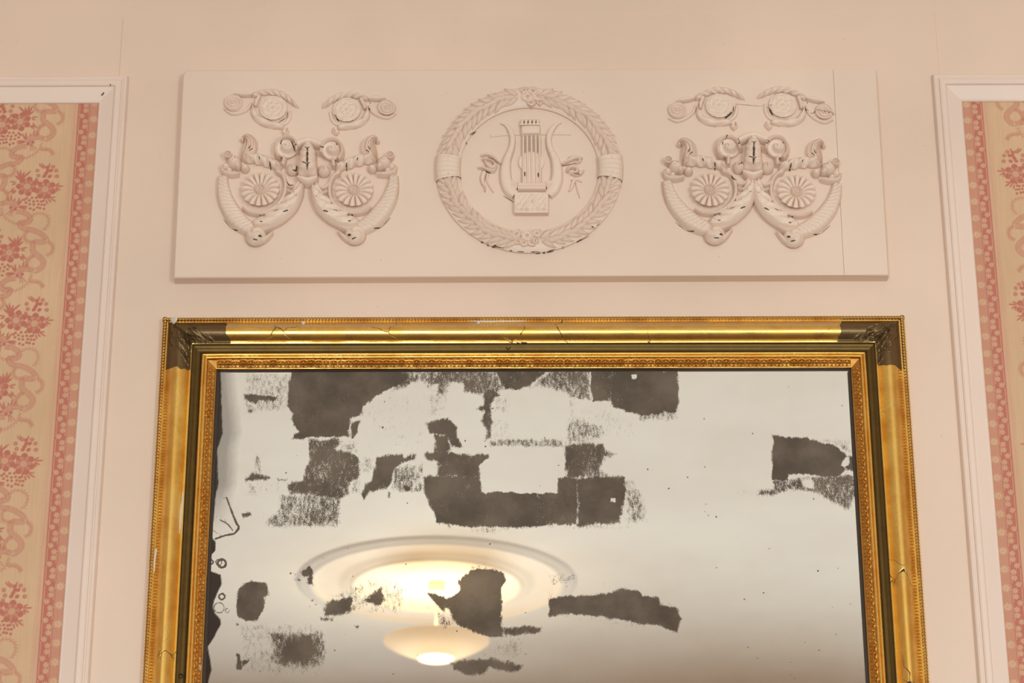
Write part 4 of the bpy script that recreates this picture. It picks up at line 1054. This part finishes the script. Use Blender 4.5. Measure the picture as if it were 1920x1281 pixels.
# screws in the hollow moulding and bare gesso where the gilding has flaked
def on_rail(px, py, d): return Wp(px, py, d / 1000 + WALL_OFF)
for px, py in ((953, 651.5), (338.5, 1268), (1690, 1263)):
    x, z = on_rail(px, py, 19.5); mb = MB()
    polar(mb, (x, z), 0.0042, lambda q, th: 0.0012 - 0.0022 * (q < 0.62) + 0.0009 * np.exp(-((q - 0.8) / 0.15) ** 2) + 0 * th, 0.0195 + WALL_OFF, 9, 20)
    mb.build('screw', M['iron'], mirror)
mb_list = []
def flake(pts, px_d, nseed):
    """a thin sliver of gesso lying on the gilding; pts are corners round it"""
    p = np.array([on_rail(*q, px_d) for q in pts]); c = p.mean(0); mb = MB()
    ang = np.linspace(0, 2 * PI, 24, endpoint=False)
    q = spline(np.vstack([p, p[:1]]), 25)[:-1]
    q = c + (q - c) * (1 + 0.12 * (rng.random(24)[:, None] - 0.5))
    def dep(x, z):
        u = max(0.0, min((MZT - z) * 1000 if z > MZT - 0.08 and abs(x - (MXL + MXR) / 2) < (MXR - MXL) / 2 - 0.06 else min(x - MXL, MXR - x) * 1000, 97))
        prof = OGEE[2:] + COVE + BEAD + BED[:-1]
        return float(np.interp(u, [a for a, b in prof], [b for a, b in prof])) / 1000 + WALL_OFF
    rows = [[(c[0] + (x - c[0]) * k, -(dep(c[0] + (x - c[0]) * k, c[1] + (z - c[1]) * k) + h), c[1] + (z - c[1]) * k) for x, z in q] for k, h in ((0.02, 0.0006), (0.5, 0.0006), (0.92, 0.0006), (1.0, 0.0001))]
    mb.grid(np.array(rows), wrap=True); mb.build('gesso_patch', M['white_chip'], mirror, angle=None)
flake([(868, 599), (900, 600), (990, 596), (1010, 597), (985, 602), (950, 603), (910, 604), (880, 602)], 15.5, 1)
flake([(566.5, 600), (571, 600), (571, 608), (566, 608)], 17, 2); flake([(894, 597), (899, 597), (899, 607), (895, 607)], 17, 3)
flake([(318, 597), (332, 599), (334, 605), (328, 611), (322, 605)], 18, 4)
flake([(341, 915), (343, 930), (338, 985), (335, 1000), (336, 960)], 32, 5); flake([(290, 1030), (295, 1028), (292, 1045), (289, 1075), (287, 1060)], 16, 6)
flake([(374, 1225), (377, 1245), (375, 1265), (373, 1255)], 17, 7); flake([(1133, 591), (1141, 592), (1145, 595), (1135, 595)], 16, 8)

# ---- the glass: silvering lost in patches (how much is left is stored per vertex, the fine grain comes from noise)
GD = 0.0050
gx0, gx1 = MXL + 0.096, MXR - 0.096; gz1, gz0 = MZT - 0.096, MZB + 0.096
kA, kB, kC, kD, kE = crop(380, 680, 4.002), crop(820, 680, 4.0), crop(380, 980, 4.174), crop(820, 980, 4.0), crop(1300, 680, 4.002)
zv = Wp(960, 1300, GD)[1]
gxs = np.linspace(gx0, gx1, 700)
gzs = np.r_[np.arange(gz1, zv, -0.0017), np.linspace(zv, gz0, 60)]
gme, GX, GZ = grid_mesh('mirror_glass', gxs, gzs, -(GD + WALL_OFF))
# back to the photograph's own pixels, to read off where each blotch lies
def to_px(X, Z):
    v = np.stack([X - CAM[0], np.full_like(X, -(GD + WALL_OFF)) - CAM[1], Z - CAM[2]], -1)
    dz = v @ cf
    return 960 + F * (v @ cr) / dz, 640.5 - F * (v @ cu) / dz
PX, PY = to_px(GX, GZ)
wx_ = PX + 5 * (fbm(PX / 9, PY / 9, 31) - 0.5) + 7 * (fbm(PX / 26, PY / 26, 37) - 0.5)
wy_ = PY + 6 * (fbm(PX / 8, PY / 11, 33) - 0.5) + 7 * (fbm(PX / 26, PY / 26, 39) - 0.5)
loss = np.zeros_like(PX)
def cover(pts, soft):
    p = np.asarray(pts, float)
    x0, y0 = p.min(0) - soft * 2 - 10; x1, y1 = p.max(0) + soft * 2 + 10
    sel = np.nonzero((PX > x0) & (PX < x1) & (PY > y0) & (PY < y1))
    x, y = wx_[sel], wy_[sel]
    d = np.full(x.shape, 1e9); ins = np.zeros(x.shape, bool)
    for a, b in zip(p, np.roll(p, -1, 0)):
        e = b - a; L = e @ e + 1e-9
        t = np.clip(((x - a[0]) * e[0] + (y - a[1]) * e[1]) / L, 0, 1)
        d = np.minimum(d, np.hypot(x - a[0] - t * e[0], y - a[1] - t * e[1]))
        c = (a[1] > y) != (b[1] > y)
        with np.errstate(all='ignore'): ins ^= c & (x < (b[0] - a[0]) * (y - a[1]) / (b[1] - a[1] + 1e-12) + a[0])
    sd = np.where(ins, d, -d); c = np.clip(sd / (2 * soft) + 0.5, 0, 1)
    return sel, c * c * (3 - 2 * c)
def patch(k, val, pts, soft=3.0, lo=False):
    global loss
    soft = soft * (1.5 if lo else 1.8 if val >= .9 else 1.4) + (0.5 if lo else 1.2)
    if not lo and val < .9: val = min(val * 1.12, .93)
    sel, c = cover([k(*p) for p in pts], soft)
    if not lo and val >= .9:                            # a fringe of speckle round every dense patch
        s2, c2 = cover([k(*p) for p in pts], 9)
        loss[s2] = np.maximum(loss[s2], .62 * np.clip(c2 * 1.5, 0, 1) * (0.6 + 0.7 * fbm(PX[s2] / 30, PY[s2] / 22, 61)))
    if lo: loss[sel] = loss[sel] * (1 - c) + val * c
    else: loss[sel] = np.maximum(loss[sel], val * c)
# light speckle first, then the dense patches, then places where the silver survives
patch(kA, .42, [(310, 60), (660, 60), (660, 350), (520, 370), (330, 400), (305, 300), (315, 200)], 6)
patch(kA, .62, [(1480, 50), (1850, 50), (1850, 240), (1720, 210), (1640, 150), (1560, 180), (1400, 240), (1420, 150)], 6)
patch(kA, .32, [(1660, 230), (1850, 200), (1850, 420), (1690, 420)], 6)
patch(kA, .72, [(790, 570), (900, 570), (1010, 560), (1060, 600), (1000, 650), (1170, 690), (1190, 740), (1180, 880), (1110, 900), (1100, 1000), (1030, 1030), (880, 1010), (640, 990), (640, 900), (750, 880), (780, 760), (790, 650)], 4)
patch(kA, .56, [(580, 980), (1040, 980), (1045, 1190), (1000, 1245), (440, 1235), (500, 1150), (560, 1110)], 5)
patch(kA, .62, [(800, 1000), (1000, 1000), (1030, 1240), (760, 1240)], 10)
patch(kA, .93, [(640, 905), (870, 905), (880, 985), (640, 970)], 3)
patch(kA, .95, [(800, 690), (900, 660), (960, 700), (900, 740), (800, 760)], 5); patch(kA, .95, [(930, 780), (1020, 760), (1020, 800), (940, 810)], 4)
patch(kA, .30, [(300, 620), (520, 590), (450, 680), (310, 690)], 8); patch(kA, .36, [(300, 760), (440, 740), (560, 880), (640, 980), (440, 1020), (310, 1000)], 9)
patch(kA, .20, [(330, 1080), (600, 1080), (600, 1200), (340, 1230)], 12)
patch(kA, .50, [(1190, 690), (1300, 700), (1290, 800), (1200, 860), (1190, 1000), (1100, 1000), (1110, 880), (1180, 860)], 6)
patch(kA, .52, [(1420, 780), (1660, 750), (1660, 980), (1560, 985), (1400, 960)], 5)
patch(kA, .45, [(1000, 600), (1180, 560), (1180, 690), (1020, 660)], 8)
patch(kA, .24, [(1180, 260), (1680, 200), (1700, 700), (1200, 690)], 10)
patch(kB, .62, [(-5, 50), (440, 50), (500, 200), (380, 260), (280, 230), (190, 230), (190, 170), (110, 155), (70, 240), (-5, 250)], 4)
patch(kB, .62, [(830, 50), (1140, 50), (1160, 290), (1000, 280), (960, 240), (860, 190), (690, 190)], 6)
patch(kB, .36, [(420, 230), (560, 240), (560, 380), (400, 380)], 8); patch(kB, .32, [(390, 400), (560, 420), (580, 590), (390, 610)], 8)
patch(kB, .52, [(380, 570), (930, 560), (960, 650), (720, 645), (380, 640)], 5)
patch(kB, .48, [(960, 420), (1060, 400), (1250, 470), (1270, 600), (950, 640)], 9); patch(kB, .26, [(1030, 290), (1330, 300), (1500, 400), (1500, 560), (1250, 620), (1040, 560)], 12)
patch(kB, .45, [(960, 240), (1050, 260), (1060, 520), (980, 520)], 8)
patch(kB, .75, [(950, 610), (1250, 600), (1260, 660), (1370, 680), (1260, 715), (1230, 800), (1310, 850), (960, 880)], 5)
patch(kB, .46, [(1380, 860), (1470, 880), (1560, 1000), (1580, 1190), (1400, 1230)], 9); patch(kB, .13, [(1480, 870), (1820, 890), (1810, 1000), (1640, 1180), (1500, 1050)], 14)
patch(kB, .16, [(1500, 400), (1800, 430), (1790, 720), (1740, 720), (1700, 500), (1520, 520)], 12)
patch(kB, .50, [(1490, 370), (1820, 350), (1800, 450), (1520, 445)], 5)
patch(kB, .46, [(200, 1220), (570, 1220), (540, 1275), (380, 1300), (240, 1270)], 6); patch(kB, .42, [(560, 1215), (1500, 1215), (1480, 1250), (620, 1250)], 4)
patch(kB, .55, [(-10, 480), (70, 520), (170, 640), (-10, 670)], 4)
patch(kA, 1.0, [(650, 55), (1480, 55), (1560, 110), (1420, 200), (1290, 250), (1215, 330), (1190, 400), (1110, 430), (1100, 560), (1050, 560), (880, 560), (740, 580), (660, 570), (720, 520), (690, 480), (670, 430), (680, 380), (640, 330), (650, 200)], 2.5)
patch(kA, 1.0, [(1110, 450), (1180, 440), (1165, 530), (1120, 570)], 2)
patch(kA, 1.0, [(305, 240), (400, 230), (460, 250), (560, 250), (550, 285), (430, 290), (400, 310), (310, 275)], 2.5); patch(kA, 1.0, [(340, 350), (375, 350), (375, 380), (340, 380)], 3)
patch(kA, .95, [(315, 870), (350, 830), (420, 820), (520, 865), (510, 890), (320, 895)], 3.5); patch(kA, .9, [(560, 870), (640, 870), (630, 890), (570, 890)], 3)
patch(kA, .95, [(400, 700), (440, 700), (430, 800), (400, 830)], 9)
patch(kA, 1.0, [(290, 1130), (360, 1128), (362, 1158), (300, 1162)], 2)
patch(kA, .92, [(1300, 700), (1500, 690), (1520, 720), (1555, 680), (1610, 680), (1610, 730), (1500, 760), (1440, 800), (1420, 900), (1380, 950), (1270, 970), (1220, 1030), (1190, 990), (1210, 920), (1270, 880), (1295, 780)], 2.5)
patch(kA, .97, [(1680, 440), (1850, 420), (1850, 560), (1800, 545), (1700, 535)], 3); patch(kA, .97, [(1660, 680), (1850, 660), (1850, 770), (1690, 740)], 3); patch(kA, .82, [(1730, 540), (1850, 540), (1850, 690), (1735, 680)], 4)
patch(kA, .9, [(1500, 920), (1570, 920), (1570, 980), (1510, 970)], 3); patch(kA, .8, [(1385, 960), (1410, 960), (1405, 1030), (1385, 1020)], 3)
patch(kB, 1.0, [(430, 55), (840, 55), (760, 110), (690, 180), (560, 215), (500, 200), (460, 130)], 3)
patch(kB, 1.0, [(1300, 55), (1800, 55), (1812, 200), (1800, 380), (1560, 400), (1420, 370), (1320, 330), (1290, 270)], 2.5); patch(kB, .80, [(1140, 55), (1320, 55), (1310, 290), (1170, 290), (1140, 190)], 3)
patch(kB, .78, [(340, 210), (430, 180), (470, 250), (400, 300), (400, 380), (420, 440), (400, 560), (350, 600), (360, 500), (310, 440), (350, 370), (290, 355), (340, 310)], 4)
patch(kB, 1.0, [(-10, 430), (80, 430), (130, 460), (150, 560), (190, 640), (100, 640), (40, 520), (-10, 500)], 3)
patch(kB, .92, [(-10, 660), (210, 690), (400, 680), (400, 730), (340, 770), (310, 860), (200, 850), (-10, 780)], 3)
patch(kB, .86, [(-10, 760), (310, 780), (340, 860), (-10, 870)], 4)
patch(kB, 1.0, [(-20, 860), (320, 840), (345, 965), (760, 965), (760, 1230), (500, 1238), (200, 1230), (80, 1212), (-20, 1190)], 2.5)
patch(kA, 1.0, [(1650, 860), (1700, 850), (1850, 850), (1850, 1240), (1760, 1180), (1690, 1060), (1655, 960)], 3)
patch(kB, .88, [(740, 970), (890, 970), (900, 860), (1050, 860), (1050, 1220), (740, 1230)], 3); patch(kB, 1.0, [(1040, 870), (1230, 840), (1400, 860), (1420, 960), (1380, 1080), (1370, 1200), (1050, 1225)], 4)
patch(kB, 0.03, [(400, 635), (720, 645), (930, 640), (965, 730), (935, 815), (895, 870), (890, 980), (345, 965), (330, 850), (315, 770), (395, 710)], 1.8, True)
patch(kA, 0.03, [(450, 600), (700, 582), (790, 600), (780, 740), (752, 858), (640, 865), (540, 850), (450, 830), (432, 720)], 2, True)
patch(kA, 0.05, [(1710, 170), (1760, 165), (1755, 200), (1715, 200)], 3, True); patch(kA, .05, [(1790, 370), (1850, 360), (1850, 410), (1795, 410)], 3, True)
patch(kB, .05, [(1300, 1020), (1335, 1020), (1335, 1045), (1305, 1045)], 1.5, True); patch(kB, .05, [(1455, 85), (1490, 85), (1490, 115), (1455, 115)], 2, True)
loss = loss * np.clip(0.74 + 0.48 * fbm(PX / 46, PY / 34, 71), 0, 1.0)
# lower row
patch(kC, .36, [(280, 790), (860, 770), (990, 850), (970, 1100), (900, 1215), (600, 1215), (340, 1190), (285, 1000)], 8)
patch(kC, .34, [(680, 390), (830, 330), (870, 400), (820, 440), (690, 480)], 5); patch(kC, .20, [(870, 370), (1030, 380), (1015, 545), (900, 540)], 5)
patch(kC, .40, [(1000, 570), (1300, 430), (1540, 420), (1590, 580), (1560, 720), (1160, 725)], 7); patch(kC, .10, [(520, 470), (700, 520), (660, 700), (500, 700)], 10); patch(kC, .25, [(1560, 560), (1900, 560), (1900, 760), (1560, 710)], 8)
patch(kC, 1.0, [(270, 520), (330, 470), (420, 462), (500, 480), (522, 540), (490, 600), (470, 690), (440, 772), (330, 772), (270, 730)], 2)
patch(kC, .60, [(500, 850), (880, 840), (960, 870), (975, 1000), (930, 1130), (800, 1165), (600, 1140), (490, 1080), (530, 980)], 9); patch(kC, .85, [(600, 880), (860, 860), (920, 960), (900, 1110), (780, 1130), (560, 1110), (600, 1000)], 14)
patch(kC, 1.0, [(262, 1030), (290, 1030), (312, 1100), (300, 1160), (262, 1160)], 2.5); patch(kC, .85, [(300, 1090), (375, 1065), (370, 1110), (310, 1130)], 4); patch(kC, .8, [(262, 780), (292, 785), (285, 812), (265, 810)], 2)
patch(kC, .97, [(765, 385), (830, 335), (866, 390), (866, 500), (820, 468), (828, 415), (775, 405)], 2); patch(kC, .9, [(740, 440), (768, 440), (765, 460), (745, 460)], 1.5)
patch(kC, .93, [(955, 645), (1010, 595), (1180, 580), (1165, 690), (1040, 738), (940, 738)], 4); patch(kC, .86, [(1240, 610), (1330, 550), (1400, 490), (1430, 620), (1380, 655)], 5)
patch(kC, .62, [(905, 740), (1025, 740), (1015, 780), (925, 778)], 3); patch(kC, 1.0, [(1195, 815), (1212, 808), (1228, 820), (1210, 832)], 1); patch(kC, .95, [(850, 605), (864, 603), (865, 618), (852, 618)], .8)
patch(kD, .45, [(-10, 640), (100, 700), (160, 760), (60, 800), (-10, 780)], 6); patch(kD, .22, [(-20, 700), (140, 760), (220, 900), (0, 900)], 10)
patch(kD, .36, [(430, 870), (650, 850), (650, 980), (560, 1030), (420, 1010), (300, 1000)], 8); patch(kD, .42, [(240, 310), (330, 310), (520, 370), (520, 420), (240, 370)], 4)
patch(kD, .42, [(815, 375), (1060, 390), (1045, 460), (860, 490)], 5); patch(kD, .17, [(1060, 365), (1440, 430), (1420, 520), (1120, 500)], 9); patch(kD, .42, [(830, 480), (870, 480), (860, 740), (825, 720)], 5)
patch(kD, .34, [(1660, 560), (1800, 600), (1810, 660), (1660, 620)], 6); patch(kD, .30, [(840, 690), (1200, 700), (1600, 760), (1780, 840), (1600, 830), (1000, 730)], 6)
patch(kD, 1.0, [(-20, 530), (60, 570), (130, 560), (170, 500), (160, 430), (225, 380), (240, 355), (300, 340), (420, 355), (505, 382), (515, 425), (470, 520), (490, 600), (480, 700), (495, 790), (500, 870), (430, 870), (330, 840), (200, 800), (120, 740), (80, 640), (20, 640), (-20, 600)], 2.5)
patch(kC, 1.0, [(1750, 545), (1800, 540), (1900, 580), (1900, 700), (1850, 680), (1800, 610)], 2.5)
patch(kD, .75, [(490, 790), (680, 770), (790, 790), (770, 830), (560, 850), (500, 870)], 4)
patch(kD, .92, [(100, 1050), (300, 1020), (420, 1020), (560, 1040), (640, 1070), (620, 1110), (520, 1120), (400, 1090), (340, 1142), (220, 1142), (120, 1110)], 4)
patch(kD, 1.0, [(840, 585), (900, 562), (1100, 548), (1250, 530), (1390, 490), (1510, 510), (1540, 550), (1660, 560), (1680, 620), (1790, 640), (1832, 720), (1810, 770), (1800, 830), (1700, 790), (1600, 770), (1400, 740), (1200, 710), (1000, 688), (835, 705)], 3)
patch(kE, .62, [(590, 880), (860, 850), (1140, 840), (1235, 830), (1240, 1000), (1165, 1120), (1100, 1095), (980, 1020), (900, 970), (700, 965), (600, 1005), (470, 1005), (480, 960), (580, 950)], 5)
patch(kE, .28, [(265, 955), (480, 945), (490, 1015), (350, 1005)], 5); patch(kE, .46, [(930, 565), (1175, 580), (1210, 690), (1110, 660), (980, 605)], 5); patch(kE, .82, [(1150, 700), (1235, 690), (1235, 830), (1140, 800)], 4); patch(kE, .25, [(1100, 1080), (1240, 1000), (1240, 1200)], 8)
patch(kE, 1.0, [(594, 545), (700, 555), (850, 562), (980, 603), (1090, 633), (1150, 700), (1110, 770), (1150, 810), (1100, 855), (980, 860), (860, 840), (720, 845), (720, 885), (588, 890)], 2.2)
patch(kE, .04, [(820, 890), (850, 875), (890, 895), (890, 930), (850, 935)], 3, True); patch(kE, .05, [(1140, 720), (1165, 712), (1168, 760), (1140, 780), (1115, 770)], 2, True)
# scattered pin holes
for _ in range(170):
    x, y = rng.uniform(420, 1600), rng.uniform(700, 1275); r = rng.uniform(0.8, 1.9)
    q = np.hypot(PX - x, PY - y); loss = np.maximum(loss, np.clip((r - q) / 1.2 + 0.5, 0, 1) * 0.95) if rng.random() < 0.5 else loss
# ragged left edge where the silver has peeled from brown ground
edge = [kA(135, 60), kA(145, 400), kA(150, 530), kA(112, 650), kA(115, 850), kA(122, 900), kA(98, 1000), kA(80, 1200), kC(68, 60), kC(72, 120), kC(102, 150), kC(100, 220), kC(60, 262), kC(50, 300), kC(52, 375), kC(140, 410), kC(152, 480), kC(110, 560), kC(82, 640), kC(92, 705), kC(142, 760), kC(140, 800), kC(90, 900), kC(40, 970), kC(60, 1080), kC(70, 1150), kC(40, 1256), kC(40, 1400)]
ey = np.array([e[1] for e in edge]); ex = np.array([e[0] for e in edge])
bx = np.interp(PY, ey, ex) + 2.5 * (fbm(PX / 7, PY / 7, 51) - 0.5)
brown = np.clip((bx - PX) / 1.6 + 0.5, 0, 1)
haze = np.clip((bx + 34 + 6 * np.sin(PY / 60) - PX) / 26, 0, 1) * np.clip((1000 - PY) / 90, 0, 1) * 0.85
def hair(k, pts, wd, val=0.95):
    global loss
    p = spline([k(*q) for q in pts], 26)
    x0, y0 = p.min(0) - 6; x1, y1 = p.max(0) + 6
    sel = np.nonzero((PX > x0) & (PX < x1) & (PY > y0) & (PY < y1)); d = np.full(len(sel[0]), 1e9)
    for a, b in zip(p[:-1], p[1:]):
        e = b - a; t = np.clip(((PX[sel] - a[0]) * e[0] + (PY[sel] - a[1]) * e[1]) / (e @ e + 1e-9), 0, 1)
        d = np.minimum(d, np.hypot(PX[sel] - a[0] - t * e[0], PY[sel] - a[1] - t * e[1]))
    loss[sel] = np.maximum(loss[sel], val * np.clip((wd / 2 - d) / 1.3 + 0.6, 0, 1))
hair(kA, [(180, 1015), (215, 1110), (250, 1200), (272, 1240), (240, 1281)], 4); hair(kC, [(285, 30), (250, 85), (180, 100), (100, 128)], 3.5); hair(kA, [(130, 1180), (190, 1215), (225, 1260)], 2.4)
hair(kA, [(150, 1020), (175, 1015), (190, 1050)], 1.6, .7); hair(kC, [(60, 45), (130, 95), (160, 100)], 1.6, .8); hair(kC, [(250, 100), (215, 160), (170, 180)], 1.2, .55); hair(kA, [(70, 1200), (120, 1150), (180, 1190)], 1.4, .6)
for c, r, wd in ((kC(150, 320), 9.5, 4.5), (kC(125, 312), 7, 2), (kC(150, 580), 6.5, 4), (kC(128, 668), 12, 2.0), (kC(192, 690), 4.5, 1.5), (kC(65, 310), 5, 3)):
    q = np.abs(np.hypot(PX - c[0], PY - c[1]) - r * 0.8); loss = np.maximum(loss, 0.95 * np.clip((wd / 2 - q) / 1.2 + 0.5, 0, 1)); 
    ins_ = np.hypot(PX - c[0], PY - c[1]) < r * 0.6; brown = np.where(ins_, brown * 0.15, brown)
for nm, a in (('loss', loss), ('brown', brown), ('haze', haze)):
    at = gme.attributes.new(nm, 'FLOAT', 'POINT'); at.data.foreach_set('value', a.astype(np.float32).ravel())
def mirror_mat():
    t = NT('foxed_silvered_glass')
    co = t.coord()
    fine = t.noise(780, 2, 0.6, co); med = t.noise(170, 4, 0.65, t.coord((1.35, 1, 0.6))); big = t.noise(26, 5, 0.6, co)
    n = t.math('ADD', t.math('MULTIPLY', fine, 0.54), t.math('ADD', t.math('MULTIPLY', med, 0.36), t.math('MULTIPLY', big, 0.14)))
    n = t.math('ADD', t.math('MULTIPLY', t.math('SUBTRACT', n, 0.5), 3.4), 0.5)
    ls = t.math('SUBTRACT', t.math('MULTIPLY', t.attr('loss').outputs['Fac'], 1.36), 0.20)
    lost = t.ramp(t.math('SUBTRACT', ls, n), -0.14, 0.14)
    lost = t.math('MAXIMUM', lost, t.attr('brown').outputs['Fac'])
    veil = t.ramp(t.noise(14, 4, 0.6, co), 0.3, 0.75)
    dark = t.mix(veil, (0.076, 0.056, 0.040), (0.150, 0.114, 0.085))
    dark = t.mix(t.attr('brown').outputs['Fac'], dark, (0.030, 0.018, 0.013))
    col = t.mix(lost, (0.93, 0.95, 0.92), dark)
    silver = t.node('ShaderNodeBsdfGlossy'); silver.inputs['Roughness'].default_value = 0.012
    tint = t.mix(t.ramp(t.noise(9, 5, 0.6, co), 0.45, 0.8), (0.99, 0.985, 0.965), (0.955, 0.945, 0.905))
    t.put(silver.inputs['Color'], tint)
    hz = t.node('ShaderNodeBsdfDiffuse'); hz.inputs['Color'].default_value = (0.30, 0.27, 0.235, 1)
    m1 = t.node('ShaderNodeMixShader'); t.put(m1.inputs[0], t.attr('haze').outputs['Fac']); t.t.links.new(silver.outputs[0], m1.inputs[1]); t.t.links.new(hz.outputs[0], m1.inputs[2])
    t.set(**{'Base Color': dark, 'Roughness': 0.06, 'Specular IOR Level': 0.5})
    m2 = t.node('ShaderNodeMixShader'); t.put(m2.inputs[0], lost); t.t.links.new(m1.outputs[0], m2.inputs[1]); t.t.links.new(t.b.outputs[0], m2.inputs[2])
    t.t.links.new(m2.outputs[0], t.out.inputs['Surface'])
    return t.m
M['mirror'] = mirror_mat()
link('mirror_glass', gme, M['mirror'], mirror)['label'] = 'silvered glass with dark blotches of lost silvering'
mb = MB(); mb.box((gx0 - 0.004, -(GD + WALL_OFF - 0.001), gz0 - 0.004), (gx1 + 0.004, -WALL_OFF, gz1 + 0.004))
mb.build('back_board', M['dark_wood'], mirror, smooth=False)

# ------------------------------------------------------------------ ceiling rosette and hanging lamp (seen in the mirror)
def in_mirror(px, py, z):
    """where the reflected line of sight of a pixel of the glass reaches height z"""
    v = ray(px, py); t = (z - CAM[2]) / v[2]; p = CAM + v * t
    return np.array([p[0], -2 * (GD + WALL_OFF) - p[1]])
rc = in_mirror(819, 1092, ROOM_H)
RZ = 0.42                                             # relief of the rosette
mb = MB()
prof = [(0.0, -0.010), (0.05, -0.012), (0.20, -0.010), (0.235, -0.014), (0.245, -0.022), (0.255, -0.040), (0.266, -0.046), (0.277, -0.044), (0.283, -0.034), (0.29, -0.030), (0.30, -0.026), (0.312, -0.012),
        (0.33, -0.008), (0.385, -0.008), (0.392, -0.014), (0.40, -0.030), (0.410, -0.034), (0.419, -0.030), (0.425, -0.022), (0.434, -0.022), (0.441, -0.016), (0.450, -0.010), (0.455, -0.001)]
mb.lathe([(max(r, 1e-4), z * RZ) for r, z in prof], (rc[0], rc[1], ROOM_H), 96)
ro = mb.build('ceiling_rosette', M['ceiling'], angle=40); set_props(ro, 'round moulded plaster ceiling rosette reflected in the mirror around the lamp', 'ceiling rose')
lc = in_mirror(821.5, 1201, ROOM_H - 0.20)
lc = rc * 0.5 + lc * 0.5
LZ = ROOM_H - 0.197
lamp = empty('pendant_lamp', (rc[0], rc[1], LZ)); set_props(lamp, 'lit cream glass pendant lamp hanging from the ceiling, seen in the mirror', 'lamp')
mb = MB(); mb.lathe([(1e-4, -0.0068), (0.028, -0.0072), (0.030, -0.020), (0.025, -0.036), (0.012, -0.042), (1e-4, -0.042)], (rc[0], rc[1], ROOM_H), 32); mb.build('canopy', M['ceiling'], lamp)
mb = MB(); mb.lathe([(0.005, -0.04), (0.005, -0.165)], (rc[0], rc[1], ROOM_H), 12); mb.build('stem', M['ceiling'], lamp)
op = NT('opal_glass'); gp = op.node('ShaderNodeNewGeometry'); dl = op.node('ShaderNodeVectorMath', operation='DISTANCE'); op.t.links.new(gp.outputs['Position'], dl.inputs[0]); dl.inputs[1].default_value = (rc[0], rc[1], LZ - 0.055)
op.set(**{'Base Color': (0.62, 0.52, 0.40), 'Roughness': 0.6, 'Specular IOR Level': 0.1, 'Emission Color': (1.0, 0.70, 0.38), 'Emission Strength': op.ramp(dl.outputs['Value'], 0.05, 0.175, 0.9, 0.42)}); op.m.use_backface_culling = False
mb = MB(); mb.lathe([(0.170, 0.0), (0.1705, -0.004), (0.150, -0.018), (0.118, -0.034), (0.088, -0.046), (0.066, -0.056), (0.058, -0.062), (0.056, -0.058), (0.064, -0.051), (0.086, -0.041), (0.116, -0.029), (0.148, -0.013), (0.166, -0.001), (0.170, 0.0)], (rc[0], rc[1], LZ), 64)
mb.build('glass_shade', op.m, lamp)
bm_ = NT('lamp_disc_glass'); bm_.set(**{'Base Color': (1, 0.95, 0.85), 'Emission Color': (1.0, 0.78, 0.45), 'Emission Strength': 7.0})
mb = MB(); mb.lathe([(1e-4, -0.066), (0.03, -0.065), (0.05, -0.062), (0.0565, -0.056), (0.05, -0.050), (1e-4, -0.048)], (rc[0], rc[1], LZ), 40); mb.build('diffuser', bm_.m, lamp)
pl = bpy.data.lights.new('lamp_light', 'POINT'); pl.energy = 1.9; pl.color = (1.0, 0.70, 0.38); pl.shadow_soft_size = 0.03
po = bpy.data.objects.new('lamp_light', pl); COL.objects.link(po); po.location = (rc[0], rc[1], LZ + 0.01)

# ------------------------------------------------------------------ dents and open joints in the left moulding
def dent(px, py, d, w_, h_, rot, parent):
    x, z = Wp(px, py, d); mb = MB()
    polar(mb, (x, z), w_, lambda q, th: 0.0006 * (1 - q) + 0 * th, d, 4, 14, asp=h_ / w_, rot=rot, base=-0.0004)
    o = mb.build('open_joint', M['slot_joint_brown'], parent)
T1 = bpy.data.objects['trim_1']; T2 = bpy.data.objects['trim_2']
dent(192.5, 176, 0.0125, 0.0012, 0.0042, -0.6, T1); dent(229, 145.5, 0.0105, 0.0022, 0.0012, 0.4, T1); dent(207, 159, 0.019, 0.0008, 0.0026, 0.3, T1)
